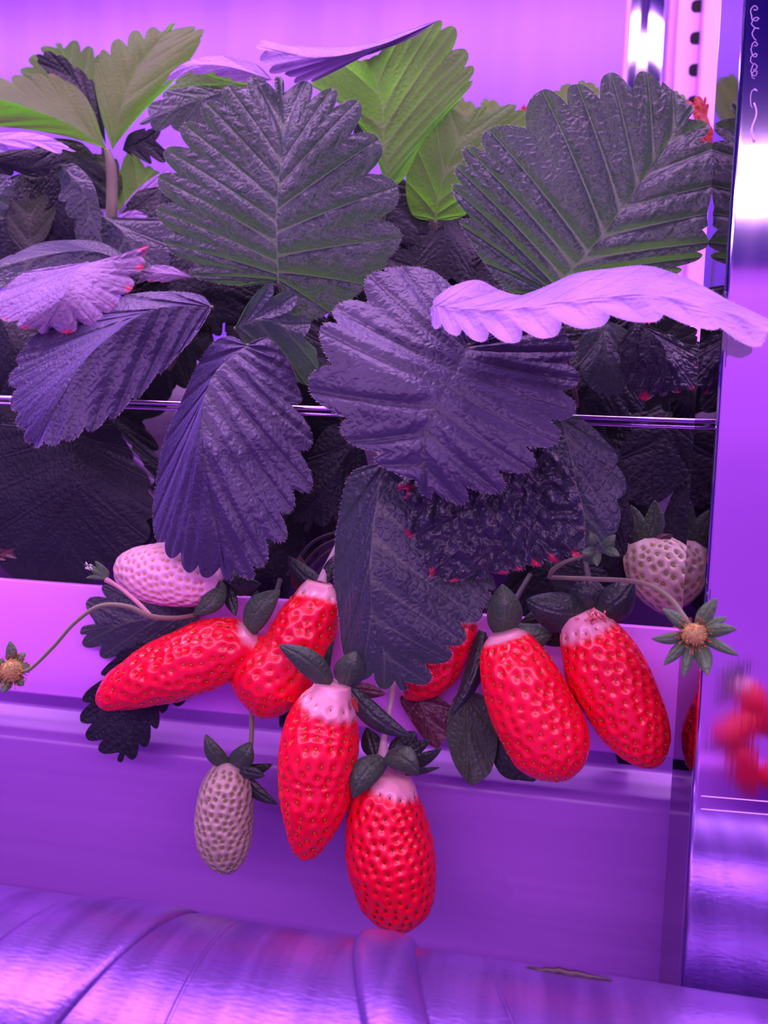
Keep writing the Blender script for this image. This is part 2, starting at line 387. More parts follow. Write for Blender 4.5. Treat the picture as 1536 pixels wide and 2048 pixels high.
def berry(axis, label, mat, seedmat, sp=.0052, depth=.0010, group=None, nseed0=.1, origin_off=None, lumps=.0, squash=1., seedcol2=None, seed=1, name='strawberry', cat='strawberry', jit=.2, world=None):
    """axis: (px, py, radius px, y)"""
    rg = random.Random(seed)
    res = 14; n = (len(axis)-1)*res+1
    pts, rad = [], []
    for i in range(n):
        q = cr(axis, i/res); p = world(q[0], q[1], q[3]) if world else W(q[0], q[1], q[3]); pts.append(p); rad.append(max(q[2], .0)*axis[0][3]/FPX*1.01)
    # resample by length
    ln = [0.]
    for a, b, ra, rb in zip(pts, pts[1:], rad, rad[1:]): ln.append(ln[-1]+math.hypot((b-a).length, rb-ra))
    T = ln[-1]; ns, na = 170, 150
    def at(s):
        s = min(max(s, 0), T)
        k = max(0, min(len(ln)-2, int(np.searchsorted(ln, s))-1)); f = (s-ln[k])/max(1e-9, ln[k+1]-ln[k])
        return pts[k].lerp(pts[k+1], f), rad[k]*(1-f)+rad[k+1]*f
    loc = pts[0]
    th = thing(name, loc, label, cat, group)
    ref = None; fr = []
    for i in range(ns+1):
        s = T*i/ns; c, r = at(s); c2, _ = at(s+T*.03); c1, _ = at(s-T*.03)
        tg = (c2-c1)
        tg = tg.normalized() if tg.length > 1e-7 else fr[-1][2]
        if ref is None: ref = (CAM-c).normalized()
        ref = (ref-tg*ref.dot(tg)).normalized(); fr.append((c, r, tg, ref.copy(), tg.cross(ref)))
    # seed rows
    rows = []; s = T*nseed0; k = 0
    while s < T*.985:
        c, r = at(s); cnt = max(3, int(round(2*math.pi*r/sp)))
        ph = (.5 if k % 2 else 0)*2*math.pi/cnt + rg.uniform(-.1, .1)
        rows.append([(s+rg.uniform(-1, 1)*sp*jit, ph+2*math.pi*q/cnt+rg.uniform(-1, 1)*jit*2*math.pi/cnt) for q in range(cnt)]); s += sp*.80; k += 1
    flat = np.array([q for r_ in rows for q in r_])
    V, A_s, A_p = [], [], []
    an = np.arange(na)*2*math.pi/na
    for i, (c, r, tg, e1, e2) in enumerate(fr):
        s = T*i/ns
        near = flat[np.abs(flat[:, 0]-s) < sp*1.4]
        if len(near):
            da = np.abs(an[:, None]-near[None, :, 1]) % (2*math.pi); da = np.minimum(da, 2*math.pi-da)*r
            d2 = (da/1.0)**2+((near[None, :, 0]-s)/1.18)**2
            d = np.sqrt(d2.min(axis=1))
        else: d = np.full(na, 9.)
        g = np.exp(-(d/(sp*.30))**2)
        for j in range(na):
            a = an[j]
            dirv = e1*(math.cos(a)*squash)+e2*math.sin(a)
            base = c+dirv*r
            lump = noise.noise(base*90+Vector((seed, 0, 0)))*lumps
            hh = (-depth*g[j] + depth*.25)*min(1, r/.004)+lump
            V.append(c+dirv*max(0.00002, r+hh)); A_s.append(i/ns); A_p.append(float(g[j]))
    Fc, midx = [], []
    for i in range(ns):
        for j in range(na):
            Fc.append((i*na+j, (i+1)*na+j, (i+1)*na+(j+1) % na, i*na+(j+1) % na)); midx.append(0)
    Fc.append(tuple(range(na))); midx.append(0)
    for s, a in flat:
        c, r = at(s); k = min(ns, int(s/T*ns)); _, _, tg, e1, e2 = fr[k]
        d = e1*(math.cos(a)*squash)+e2*math.sin(a)
        # local surface direction along the length
        c2, r2 = at(min(T, s+.001)); c1, r1 = at(s-.001)
        ax = ((c2+d*r2)-(c1+d*r1)).normalized(); up = (d-ax*d.dot(ax)).normalized()
        b4 = len(V)
        ico_seed(V, Fc, midx, c+d*(r-depth*.62*min(1, r/.004))+up*.00006, ax, up, .00075*sp/.0052, .00042*sp/.0052, .00034, 1)
        A_s += [s/T]*(len(V)-b4); A_p += [0.]*(len(V)-b4)
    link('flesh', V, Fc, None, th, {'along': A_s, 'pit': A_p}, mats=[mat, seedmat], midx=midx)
    return th
# ================================================================= STRUCTURE
def extrude_profile(name, prof, x0, x1, mat, parent=None, nx=2, closed=True):
    V, Fc = [], []; n = len(prof)
    for i in range(nx):
        x = x0+(x1-x0)*i/(nx-1)
        for y, z in prof: V.append((x, y, z))
    for i in range(nx-1):
        for k in range(n if closed else n-1):
            a = i*n+k; b = i*n+(k+1) % n
            Fc.append((a, b, b+n, a+n))
    if closed:
        Fc.append(tuple(range(n))[::-1]); Fc.append(tuple((nx-1)*n+k for k in range(n)))
    return link(name, V, Fc, mat, parent, smooth=False)
def bevel(ob, w, seg=3, ang=.5):
    m = ob.modifiers.new('bevel', 'BEVEL'); m.width = w; m.segments = seg; m.limit_method = 'ANGLE'; m.angle_limit = ang
    ob.data.polygons.foreach_set('use_smooth', [True]*len(ob.data.polygons))
def boxm(name, a, b, mat, parent=None, bev=0.):
    (x0, y0, z0), (x1, y1, z1) = a, b
    V = [(x0,y0,z0),(x1,y0,z0),(x1,y1,z0),(x0,y1,z0),(x0,y0,z1),(x1,y0,z1),(x1,y1,z1),(x0,y1,z1)]
    Fc = [(3,2,1,0),(4,5,6,7),(0,1,5,4),(1,2,6,5),(2,3,7,6),(3,0,4,7)]
    o = link(name, V, Fc, mat, parent, smooth=False)
    if bev: bevel(o, bev)
    return o
# wall: ribbed plastic panel, purple lamp light put into its colour
m, t, o = nt('ribbed_wall_panel')
tc = N(t, 'ShaderNodeTexCoord')
sx = N(t, 'ShaderNodeSeparateXYZ'); t.links.new(tc.outputs['Object'], sx.inputs[0])
mp = N(t, 'ShaderNodeMapping'); mp.inputs['Scale'].default_value = (1, 0, .03); t.links.new(tc.outputs['Object'], mp.inputs[0])
nz = N(t, 'ShaderNodeTexNoise', Scale=16., Detail=3.); t.links.new(mp.outputs[0], nz.inputs[0])
p = N(t, 'ShaderNodeBsdfPrincipled', Roughness=.45)
t.links.new(mixc(t, ramp(t, nz.outputs['Fac'], .35, .65), (.185,.062,.66), (.22,.078,.70)), p.inputs['Base Color'])
bp = N(t, 'ShaderNodeBump', Strength=.5, Distance=.01); t.links.new(nz.outputs['Fac'], bp.inputs['Height']); t.links.new(bp.outputs[0], p.inputs['Normal'])
t.links.new(p.outputs[0], o.inputs[0]); M_WALL = m
WY = .95
tag(boxm('wall_back', (-2.2, WY, 0), (2.2, WY+.05, 2.4), M_WALL), kind='structure')
M_FLOOR = simple('floor_resin', (.30,.16,.48), .4, varyc=(.22,.12,.4), vsc=3.)
tag(boxm('floor', (-2.2, -1.6, -.05), (2.2, WY, 0), M_FLOOR), kind='structure')
tag(boxm('wall_front', (-2.2, -1.65, 0), (2.2, -1.6, 2.4), M_WALL), kind='structure')
tag(boxm('wall_left', (-2.25, -1.65, 0), (-2.2, WY, 2.4), M_WALL), kind='structure')
tag(boxm('wall_right', (2.2, -1.65, 0), (2.25, WY, 2.4), M_WALL), kind='structure')
tag(boxm('ceiling', (-2.25, -1.65, 2.4), (2.25, WY+.05, 2.45), M_WALL), kind='structure')

# white plastic gutter
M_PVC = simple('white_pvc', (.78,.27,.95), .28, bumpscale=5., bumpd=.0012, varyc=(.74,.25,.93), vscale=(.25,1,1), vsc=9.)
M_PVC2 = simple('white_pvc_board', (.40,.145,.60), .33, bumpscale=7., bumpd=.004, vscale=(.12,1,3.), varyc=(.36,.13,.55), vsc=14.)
GX0, GX1 = -1.1, .55
def PZ(y, py): return (y, zat(py, y))
XP = W(1410, 1200, .250).x
lipt = PZ(.300, 1214)[1]; lipb = PZ(.3, 1457)[1]
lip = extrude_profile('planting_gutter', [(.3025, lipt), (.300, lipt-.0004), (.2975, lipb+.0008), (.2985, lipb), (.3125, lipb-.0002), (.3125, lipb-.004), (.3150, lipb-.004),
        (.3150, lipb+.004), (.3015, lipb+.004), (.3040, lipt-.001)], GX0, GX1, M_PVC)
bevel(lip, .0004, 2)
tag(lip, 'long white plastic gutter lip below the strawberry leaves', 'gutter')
z1 = PZ(.325, 1476)[1]; z2 = PZ(.308, 1556)[1]; z3 = PZ(.318, 2120)[1]
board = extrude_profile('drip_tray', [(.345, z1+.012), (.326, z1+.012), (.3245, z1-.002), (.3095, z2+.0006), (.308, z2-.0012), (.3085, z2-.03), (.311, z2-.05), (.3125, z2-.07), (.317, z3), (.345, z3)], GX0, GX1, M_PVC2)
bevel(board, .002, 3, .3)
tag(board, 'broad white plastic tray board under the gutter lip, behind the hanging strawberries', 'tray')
# block bracket in the slot under the gutter
brk = thing('gutter_bracket', W(1250, 1500, .318), 'black bracket block in the slot under the gutter, near the steel post', 'bracket')
a_ = W(1238, 1468, .3165); b_ = W(1272, 1530, .3165)
boxm('block', (a_.x, .3155, b_.z), (b_.x, .3235, a_.z+.002), simple('black_plastic', (.01,.01,.012), .5), brk, .0006)
boxm('tongue', (a_.x-.006, .3165, a_.z+.001), (a_.x+.0004, .3225, a_.z+.005), bpy.data.materials['black_plastic'], brk, .0004)
# grow bag behind the leaves
bagt = zat(905, .37)
M_BAG = simple('shade_dark_grow_bag', (.09,.045,.13), .5, bumpscale=30., bumpd=.004)  # pale bag, colour darkened to stand for the shade around it
V, Fc = [], []; nx = 120; prof = []
for k in range(24):
    a = k/23*math.pi
    prof.append((.445-.085*math.cos(a)*(1 if abs(math.cos(a)) > .3 else 1), .0+.150*math.sin(a)**.6))
zb = lipb+.02
for i in range(nx):
    x = GX0+(GX1-GX0)*i/(nx-1)
    for (y, z) in prof: V.append((x, y+.003*noise.noise(Vector((x*20, z*30, 0))), zb+z*(1+.05*noise.noise(Vector((x*14, 3, 0))))))
n = len(prof)
for i in range(nx-1):
    for k in range(n): a = i*n+k; b = i*n+(k+1) % n; Fc.append((a, b, b+n, a+n))
Fc.append(tuple(range(n))); Fc.append(tuple((nx-1)*n+k for k in range(n))[::-1])
bag = link('grow_bag', V, Fc, M_BAG); tag(bag, 'pale grow bag inside the gutter, coloured dark for shade behind the leaves', 'grow bag')
# support wire
M_CLEAR = simple('polished_wire', (.75,.55,.85), .12, 1.)
V, Fc = [], []
for py, r in ((812, .0010), (824, .0007)):
    z = zat(py, .3015)
    tube(V, Fc, [(GX0, .3015, z+.002), (GX1, .3015, z-.004)], r, 10)
wire = link('support_wire', V, Fc, M_CLEAR); tag(wire, 'thin shiny double wire running behind the leaves to the steel post', 'wire')

# steel post
def steel(name, rough, aniso=True, col=(.72,.66,.80), bs=(600., 600., 6.)):
    m, t, o = nt(name)
    p = N(t, 'ShaderNodeBsdfPrincipled', Roughness=rough, Metallic=1.); p.inputs['Base Color'].default_value = (*col, 1)
    tc = N(t, 'ShaderNodeTexCoord'); mp = N(t, 'ShaderNodeMapping'); mp.inputs['Scale'].default_value = bs
    t.links.new(tc.outputs['Object'], mp.inputs[0])
    nz = N(t, 'ShaderNodeTexNoise', Scale=1., Detail=4.); t.links.new(mp.outputs[0], nz.inputs[0])
    mp2 = N(t, 'ShaderNodeMapping'); mp2.inputs['Scale'].default_value = (1, 1, .25); t.links.new(tc.outputs['Object'], mp2.inputs[0])
    n2 = N(t, 'ShaderNodeTexNoise', Scale=60., Detail=5.); t.links.new(mp2.outputs[0], n2.inputs[0])
    bp = N(t, 'ShaderNodeBump', Strength=.5 if rough > .05 else .04, Distance=.00004)
    hh = mth(t, 'ADD', mth(t, 'MULTIPLY', nz.outputs['Fac'], .5), n2.outputs['Fac']); t.links.new(hh, bp.inputs['Height'])
    t.links.new(bp.outputs[0], p.inputs['Normal'])
    t.links.new(ramp(t, n2.outputs['Fac'], .3, .7, rough*.8, rough*1.35), p.inputs['Roughness'])
    t.links.new(p.outputs[0], o.inputs[0]); return m
M_STEEL = steel('brushed_steel', .055); M_MIRROR = steel('dimmed_polished_side', .045, col=(.26,.21,.31)); M_STEEL_B = steel('steel_back', .25)  # side of the same post, steel darkened to imitate dim reflections
PY0, PY1 = .250, .283
def bent_post(x0, x1, y0, y1, zlo, zhi, r, parent):
    V, Fc, mi = [], [], []
    prof = []
    for cx, cy, a0 in ((x0+r, y0+r, 180), (x1-r, y0+r, 270), (x1-r, y1-r, 0), (x0+r, y1-r, 90)):
        for k in range(7):
            a = math.radians(a0+k*15); prof.append((cx+r*math.cos(a), cy+r*math.sin(a)))
    n = len(prof)
    for z in (zlo, zhi):
        for x, y in prof: V.append((x, y, z))
    for k in range(n):
        b = (k+1) % n; Fc.append((k, b, b+n, k+n))
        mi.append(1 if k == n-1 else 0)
    Fc.append(tuple(range(n))[::-1]); Fc.append(tuple(n+k for k in range(n))); mi += [0, 0]
    return link('upright', V, Fc, None, parent, mats=[M_STEEL, M_MIRROR], midx=mi, smooth=False)
post = thing('steel_post', (XP+.03, .2665, 0), 'shiny stainless steel square post at the right edge, in front of the gutter end', 'post')
up_ = bent_post(XP, XP+.06, PY0, PY1, 0, 2.35, .0016, post)
# welded clear film strip with its rim over the post, and pen scribbles
M_SCR = simple('faint_pen_marks', (.80,.62,.95), .5)
V, Fc = [], []
def scribble(cx, cy, w, h, loops, tilt=0):
    pts = []
    for i in range(loops*16+1):
        a = i/16*2*math.pi; f = i/(loops*16)
        pts.append(W(cx+w*math.sin(a)+tilt*f+rng.uniform(-1.5, 1.5), cy+h*f+7*math.cos(a)*(1+.5*math.sin(a*.37)), PY0-.00003))
    tube(V, Fc, pts, .00009, 4)
scribble(1508, 12, 7, 60, 3, 4); scribble(1509, 84, 6, 40, 2, -2); scribble(1508, 132, 6, 22, 2, 1); scribble(1509, 172, 5, 34, 1, -3)
pts = [W(1508+5*math.sin(i*.5), 206+i*6, PY0-.00003) for i in range(14)]; tube(V, Fc, pts, [.0002+.00025*(i/13)**2 for i in range(14)], 5)
V2, F2 = [], []
for dy_ in (0, 26):
    pts = [W(px, 1592+dy_+.085*(px-1400), PY0-.0001) for px in range(1402, 1600, 12)]; tube(V2, F2, pts, .00014, 6)
link('film_edge', V2, F2, M_SCR, post)
tag(link('scribble', V, Fc, M_SCR, post), 'faint pale handwriting loops and a dried drip')
# rear uprights of the rack (far side)
RY = .62
def rear_x(px, y=RY): return W(px, 70, y).x
M_REAR = simple('white_powder_coat', (.72,.36,.90), .45)
rail = thing('smooth_rail', (rear_x(1300), RY, 0), 'smooth shiny metal upright behind the right-hand leaf, left of the slotted one', 'rail')
boxm('flange', (rear_x(1250), RY-.003, 0), (rear_x(1258), RY+.012, 2.35), M_REAR, rail, .0008)
boxm('web', (rear_x(1258)+.0002, RY+.0, 0), (rear_x(1336), RY+.004, 2.35), steel('polished_rail', .05), rail, .0008)
boxm('flange', (rear_x(1336)+.0002, RY-.003, 0), (rear_x(1351), RY+.012, 2.35), M_REAR, rail, .0008)
slot = thing('slotted_upright', (rear_x(1380), RY-.02, 0), 'white slotted upright with a column of dark holes, behind the steel post', 'rail')
boxm('plate', (rear_x(1355, RY-.02), RY-.02, 0), (rear_x(1399, RY-.02), RY-.0165, 2.35), M_REAR, slot, .0006)
boxm('flange', (rear_x(1399, RY-.02)+.0001, RY-.032, 0), (rear_x(1437, RY-.02), RY-.0165, 2.35), M_REAR, slot, .0012)
M_HOLE = simple('dark_slot_opening', (.006,.005,.01), .9)
for k in range(-6, 6):
    c = W(1394-2.9*k*.9, 76+k*64, RY-.0202)
    V, Fc = [], []
    hw, hh, n = .0049, .0045, 24; ring = []
    for q in range(n):
        a = 2*math.pi*q/n
        x = math.copysign(abs(math.cos(a))**.7, math.cos(a))*hw; z = math.copysign(abs(math.sin(a))**.7, math.sin(a))*hh
        x = min(x, .0022)
        ring.append((c.x+x, c.z+z))
    for yy in (RY-.0202, RY-.0199):
        for x, z in ring: V.append((x, yy, z))
    Fc.append(tuple(range(n))); Fc.append(tuple(n+q for q in range(n))[::-1])
    for q in range(n): Fc.append((q, n+q, n+(q+1) % n, (q+1) % n))
    link('hole', V, Fc, M_HOLE, slot, smooth=False)
# duct
m, t, o = nt('foil_wrap')
tc = N(t, 'ShaderNodeTexCoord')
mp = N(t, 'ShaderNodeMapping'); mp.inputs['Scale'].default_value = (90, 300, 300); t.links.new(tc.outputs['Object'], mp.inputs[0])
nz = N(t, 'ShaderNodeTexNoise', Scale=4., Detail=6.); t.links.new(mp.outputs[0], nz.inputs[0])
mp2 = N(t, 'ShaderNodeMapping'); mp2.inputs['Scale'].default_value = (130, 14, 14); t.links.new(tc.outputs['Object'], mp2.inputs[0])
n2 = N(t, 'ShaderNodeTexNoise', Scale=1., Detail=5.); t.links.new(mp2.outputs[0], n2.inputs[0])
p = N(t, 'ShaderNodeBsdfPrincipled', Roughness=.27, Metallic=.6)
c = mixc(t, ramp(t, n2.outputs['Fac'], .38, .66), (.22,.10,.44), (.15,.06,.32))
c = mixc(t, ramp(t, nz.outputs['Fac'], .60, .72, 0., .55), c, (.10,.04,.24))
t.links.new(c, p.inputs['Base Color'])
bp = N(t, 'ShaderNodeBump', Strength=.5, Distance=.00022); t.links.new(mth(t, 'ADD', nz.outputs['Fac'], mth(t, 'MULTIPLY', n2.outputs['Fac'], .25)), bp.inputs['Height']); t.links.new(bp.outputs[0], p.inputs['Normal'])
t.links.new(p.outputs[0], o.inputs[0]); M_FOIL = m
DY, DR = .188, .052
lo_, hi_ = Z0-.4, Z0
def top_py(zc):
    best = 1e9
    for k in range(60):
        a = k/59*math.pi
        P3 = Vector((W(768, 1890, .2).x, DY-DR*math.cos(a), zc+DR*math.sin(a)))
        d = P3-CAM; best = min(best, 1024-d.dot(UP)/d.dot(FW)*FPX)
    return best
for _ in range(40):
    mdz = (lo_+hi_)/2
    if top_py(mdz) > 1886: lo_ = mdz
    else: hi_ = mdz
DZ = (lo_+hi_)/2
def duct_wrap(x0, x1, dr, name, parent, skew=0., nx=40, wave=0., mat=None, thick=.0):
    V, Fc = [], []; na = 96
    for i in range(nx+1):
        f = i/nx
        for k in range(na):
            a = 2*math.pi*k/na
            x = x0+(x1-x0)*f+skew*math.sin(a-.6)
            e = math.sin(math.pi*f)**.35 if thick else 0
            r = DR+dr+thick*e+wave*noise.noise(Vector((x*30, math.cos(a)*2, math.sin(a)*2)))
            V.append((x, DY-r*math.cos(a), DZ+r*math.sin(a)))
    for i in range(nx):
        for k in range(na):
            Fc.append((i*na+k, i*na+(k+1) % na, (i+1)*na+(k+1) % na, (i+1)*na+k))
    if thick or True:
        Fc.append(tuple(range(na))[::-1]); Fc.append(tuple(nx*na+k for k in range(na)))
    return link(name, V, Fc, mat or M_FOIL, parent)
duct = thing('wrapped_duct', (0, DY, DZ), 'foil-wrapped round duct along the bottom, in front of the tray board', 'duct')
xs = W(900, 1930, DY-.02).x
xl = W(50, 1850, DY-.02).x
duct_wrap(-.9, .6, 0, 'pipe', duct, nx=200, wave=.0003)
duct_wrap(xs-.004, xs+.013, .0006, 'strap', duct, skew=-.026, thick=.0026, nx=14)
duct_wrap(xl-.03, xl+.004, .0004, 'strap', duct, skew=.02, thick=.0012, nx=14)
for px in (330, 1240):
    x_ = W(px, 1930, DY-.02).x
    duct_wrap(x_, x_+.0012, .00012, 'seam', duct, skew=.002 if px < 600 else -.03, nx=2)
for x_ in (-.6, .45): boxm('stand', (x_-.01, DY-.01, 0), (x_+.01, DY+.01, DZ-DR+.004), M_REAR, duct)
# torn dark gap of old adhesive along the duct's top edge
V, Fc = [], []
pts = []
for i in range(40):
    f = i/39; px = 1040+150*f
    pts.append((W(px, 0, .2).x*0+xs+.018+f*.022, DY+.018+.001*noise.noise(Vector((f*9, 0, 0))), DZ+math.sqrt(DR**2-.018**2)+.0001))
tube(V, Fc, pts, [.0002+.0009*math.sin(math.pi*i/39)*(1+.4*noise.noise(Vector((i*.7, 1, 1)))) for i in range(40)], 8)
tag(link('torn_tape', V, Fc, simple('brown_adhesive', (.02,.004,.008), .4), duct), 'dark brown torn tape residue')

# ================================================================= PLANTS
def D(x, y, *r): return (x, y)+r
plA = thing('strawberry_plant', W(200, 900, .34), 'leftmost strawberry plant, bright green leaves above, large dark leaf drooping below', 'plant', None)
plB = thing('strawberry_plant', W(640, 900, .335), 'middle strawberry plant with big round dark leaf under a folded green leaf', 'plant')
plC = thing('strawberry_plant', W(1180, 900, .335), 'right strawberry plant with a brightly lit downy leaf reaching over the steel post', 'plant')
plD = thing('strawberry_plant', W(1150, 480, .44), 'far strawberry plant behind, only small green and red leaf tips showing above the front leaves', 'plant')
CA, CB, CC = (200, 900, .335), (640, 930, .33), (1180, 930, .33)
s0 = 0
# ---- plant A
leaf(plA, 'fresh', [([(215,300,.345),(150,255,.34),(80,225,.335),(0,200,.33),(-130,190,.33)],
   [(198,262,0),(190,228,0),(160,180,0),(105,147),(70,147),(30,150),(-15,155),(-60,165),(-110,180)],
   [(180,284,0),(120,270,0),(60,260,0),(0,253),(-60,240),(-110,215)])], el=.004, er=-.004, depth=.25)
leaf(plA, 'fresh', [([(225,300,.345),(240,220,.345),(270,140,.35),(305,95,.355),(345,45,.36)],
   [(206,245,0),(190,175,0),(190,128),(203,100),(232,78),(270,60),(306,54)],
   [(250,262,0),(300,210,0),(345,165,0),(390,105,0),(408,60),(385,52)])], el=.006, er=.01, depth=.32)
leaf(plA, 'green', [([(195,220,.39),(150,150,.39),(115,86,.39)],
   [(130,200,0),(60,165,0),(40,140),(62,112),(86,92)], [(212,160,0),(200,112),(180,92),(148,80)])], depth=.3)
leaf(plA, 'back', [([(212,290,.365),(180,210,.36),(140,150,.36),(72,110,.36)],
   [(190,240,0),(150,175,0),(100,150),(76,126)], [(205,225,0),(188,165),(160,138),(125,112),(95,102)])], depth=.15)
stem('petiole', [(214,300,.345),(222,330,.345),(224,380,.344),(222,440,.342),(205,560,.34)], [7,10,11,12,12], M_STEMR, plA)
leaf(plA, 'toplit', [([(-80,285,.325),(20,278,.32),(90,286,.318),(152,303,.316)], [(-20,268,0),(40,264,0),(85,270,0),(120,284,0)], [(-30,310),(12,303),(65,296),(118,307)])], depth=.3, er=-.004)
leaf(plA, 'back', [([(-60,300,.33),(20,330,.325),(80,335,.322),(135,320,.32)], [(0,300,0),(60,298,0),(110,300,0)], [(-20,360),(20,352),(60,348),(95,350)])], depth=.2)
leaf(plA, 'dark', [([(120,330,.325),(165,380,.32),(180,430,.32),(205,492,.32)], [(112,350),(122,375),(117,398),(135,430),(160,468)], [(150,328,0),(185,365,0),(200,420,0)])], depth=.2)
leaf(plA, 'dark', [([(-60,400,.31),(0,385,.308),(38,358,.305)], [(-20,348,0),(15,350)], [(-20,445),(8,437),(18,412),(28,385)])], depth=.25)
leaf(plA, 'olive', [([(60,520,.345),(60,440,.342),(50,388,.34)], [(20,470,0),(15,430),(25,400)], [(90,480,0),(112,420),(90,390)])])
leaf(plA, 'olive', [([(225,420,.36),(215,340,.355),(205,290,.355)], [(190,400,0),(175,350),(180,310)], [(245,380,0),(235,320)])])
leaf(plA, 'green', [([(240,430,.36),(275,380,.36),(310,340,.36)], [(232,400,0),(240,340,0),(262,300)], [(290,430,0),(330,400),(345,355)])], depth=.15)
leaf(plA, 'toplit', [([(235,430,.35),(270,395,.35),(340,335,.35)], [(250,405,0),(290,365,0)], [(260,425,0),(310,380,0)])], depth=.1)
leaf(plA, 'toplit', [([(200,345,.37),(195,385,.37),(200,440,.37)], [(212,360,0),(215,410,0)], [(185,360),(192,390),(185,420)])], depth=.2)
leaf(plA, 'toplit', [([(225,450,.33),(260,430,.33),(295,432,.33)], [(240,430,0),(270,420,0)], [(250,448,0),(280,445,0)])], depth=.1)
leaf(plA, 'dark', [([(200,430,.33),(250,470,.325),(290,560,.322)], [(150,440,0),(160,500,0),(200,560,0)], [(260,440,0),(330,440,0),(360,500,0),(350,560,0)])], puff=.001)
leaf(plA, 'dark', [([(262,532,.312),(200,505,.308),(120,505,.304),(0,535,.30),(-60,560,.30)],
   [(240,505,0),(195,483,0),(130,480,0),(80,486,0),(45,500),(0,520,0)], [(240,548,0),(180,552,0),(100,556,0),(30,580,0)])], depth=.15, el=.006, er=-.006)
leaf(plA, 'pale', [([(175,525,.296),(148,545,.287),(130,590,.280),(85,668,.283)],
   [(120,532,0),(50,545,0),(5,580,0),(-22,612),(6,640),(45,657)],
   [(240,540,0),(285,515,0),(299,490),(287,535),(264,578),(236,620),(196,652),(135,667)])], hairs=1, el=.004, er=.006, puff=.0012, depth=.22, label='drooping leaf coloured pale lilac for the light on it, with red tooth tips')
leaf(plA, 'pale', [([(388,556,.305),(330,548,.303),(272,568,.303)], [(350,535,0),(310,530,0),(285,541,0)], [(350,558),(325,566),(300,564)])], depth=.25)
leaf(plA, 'fuzzy', [([(424,614,.285),(350,612,.280),(280,630,.274),(180,710,.268),(115,810,.266),(72,895,.268)],
   [(400,590,0),(330,583,0),(250,592,0),(160,630,0),(80,662,0),(36,712),(18,760),(22,812),(36,850),(52,882)],
   [(395,665,0),(358,708,0),(327,742),(280,791),(232,833),(188,860),(142,880),(106,890)])], hairs=1, el=.010, er=-.006, depth=.20, puff=.0022)
leaf(plA, 'back', [([(135,850,.308),(150,950,.302),(140,1050,.3025),(118,1185,.305)],
   [(70,850,0),(0,850),(-60,930),(-80,1010),(-50,1090),(20,1150),(70,1180)],
   [(220,845,0),(262,900),(300,960),(312,1020),(295,1080),(250,1120),(190,1165)])], el=.004, er=.003, depth=.15)
leaf(plA, 'toplit', [([(200,843,.312),(255,910,.312),(310,1000,.312)], [(235,862),(262,890),(285,925),(308,958)], [(215,870,0),(250,930,0),(290,985,0)])], depth=.2)
leaf(plA, 'dark', [([(400,1225,.2955),(300,1238,.294),(160,1264,.2925)],
   [(340,1185,0),(260,1165),(207,1170),(172,1205)], [(380,1290,0),(300,1318),(240,1324),(203,1315),(165,1290)])], depth=.3)
leaf(plA, 'back', [([(330,1290,.295),(285,1400,.292),(240,1525,.290)],
   [(260,1290,0),(205,1340),(165,1395),(160,1440),(174,1478),(203,1506)],
   [(390,1320,0),(400,1380),(360,1412),(328,1425),(316,1455),(294,1492),(267,1519)])], depth=.3, label='very dark leaf hanging below the ripe berries')
leaf(plA, 'redbract', [([(-30,1110,.303),(10,1108,.3035),(58,1104,.304)], [(-10,1098,0),(25,1098)], [(-10,1125),(12,1120),(35,1116)])], name='dry_bract')
# ---- plant B
leaf(plB, 'centre', [([(557,562,.300),(553,450,.297),(557,365,.297),(565,292,.300),(557,153,.312)],
   [(480,572,0),(385,552),(329,487),(314,421),(316,356),(331,299),(367,249),(411,205),(456,172),(508,152)],
   [(590,640,0),(660,625,0),(735,570,0),(803,478),(795,374),(758,279),(716,203),(664,177),(611,162)])], hairs=1, el=.006, er=.004, puff=.0015, wob=.003, depth=.34, crum=.0006, puck=.0008)
leaf(plB, ['green','toplit'], [
  ([(774,374,.330),(768,290,.330),(763,206,.328),(738,118,.320)],
   [(757,330,0),(738,270,0),(700,215,0),(655,182),(622,168,0),(680,124,0)],
   [(808,357,0),(851,275,0),(914,208),(945,166),(948,135),(934,102),(909,54),(873,41),(800,76,0)]),
  ([(878,40,.322),(760,90,.312),(640,115,.304),(512,92,.302)],
   [(830,54,0),(760,80,0),(710,101,0),(640,97,0),(560,87,0),(528,79,0)],
   [(825,75,0),(770,98,0),(705,122),(680,137),(627,163),(590,166),(572,150),(540,146),(520,120)], dict(depth=.3, er=-.004, puff=.0016))],
  el=.004, er=.006, depth=.3, label='bright green leaf with its upper edge folded over, coloured lilac for the light on it')
leaf(plB, ['toplit','green'], [
  ([(545,160,.325),(450,132,.32),(370,135,.318),(325,172,.318)], [(512,128,0),(450,112,0),(390,117,0),(348,140,0)], [(500,166),(465,162),(435,152),(395,149),(345,160)]),
  ([(535,172,.33),(430,168,.33),(330,182,.325)], [(450,145,0),(380,140,0)], [(500,188),(430,175),(370,172),(340,180)])], depth=.22)
leaf(plB, 'dark', [([(465,178,.335),(370,210,.333),(278,248,.33)], [(430,168,0),(370,166),(330,183),(298,212)], [(440,250,0),(410,300),(355,262),(312,262)])], depth=.18)
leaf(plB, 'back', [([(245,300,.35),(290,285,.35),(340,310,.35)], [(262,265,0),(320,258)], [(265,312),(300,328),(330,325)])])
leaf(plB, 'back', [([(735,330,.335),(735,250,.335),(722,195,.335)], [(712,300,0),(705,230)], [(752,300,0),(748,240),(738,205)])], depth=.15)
leaf(plB, 'back', [([(700,420,.34),(760,500,.335),(790,560,.33)], [(740,400,0),(820,400,0),(860,470,0),(850,540)], [(680,480,0),(700,540)])])
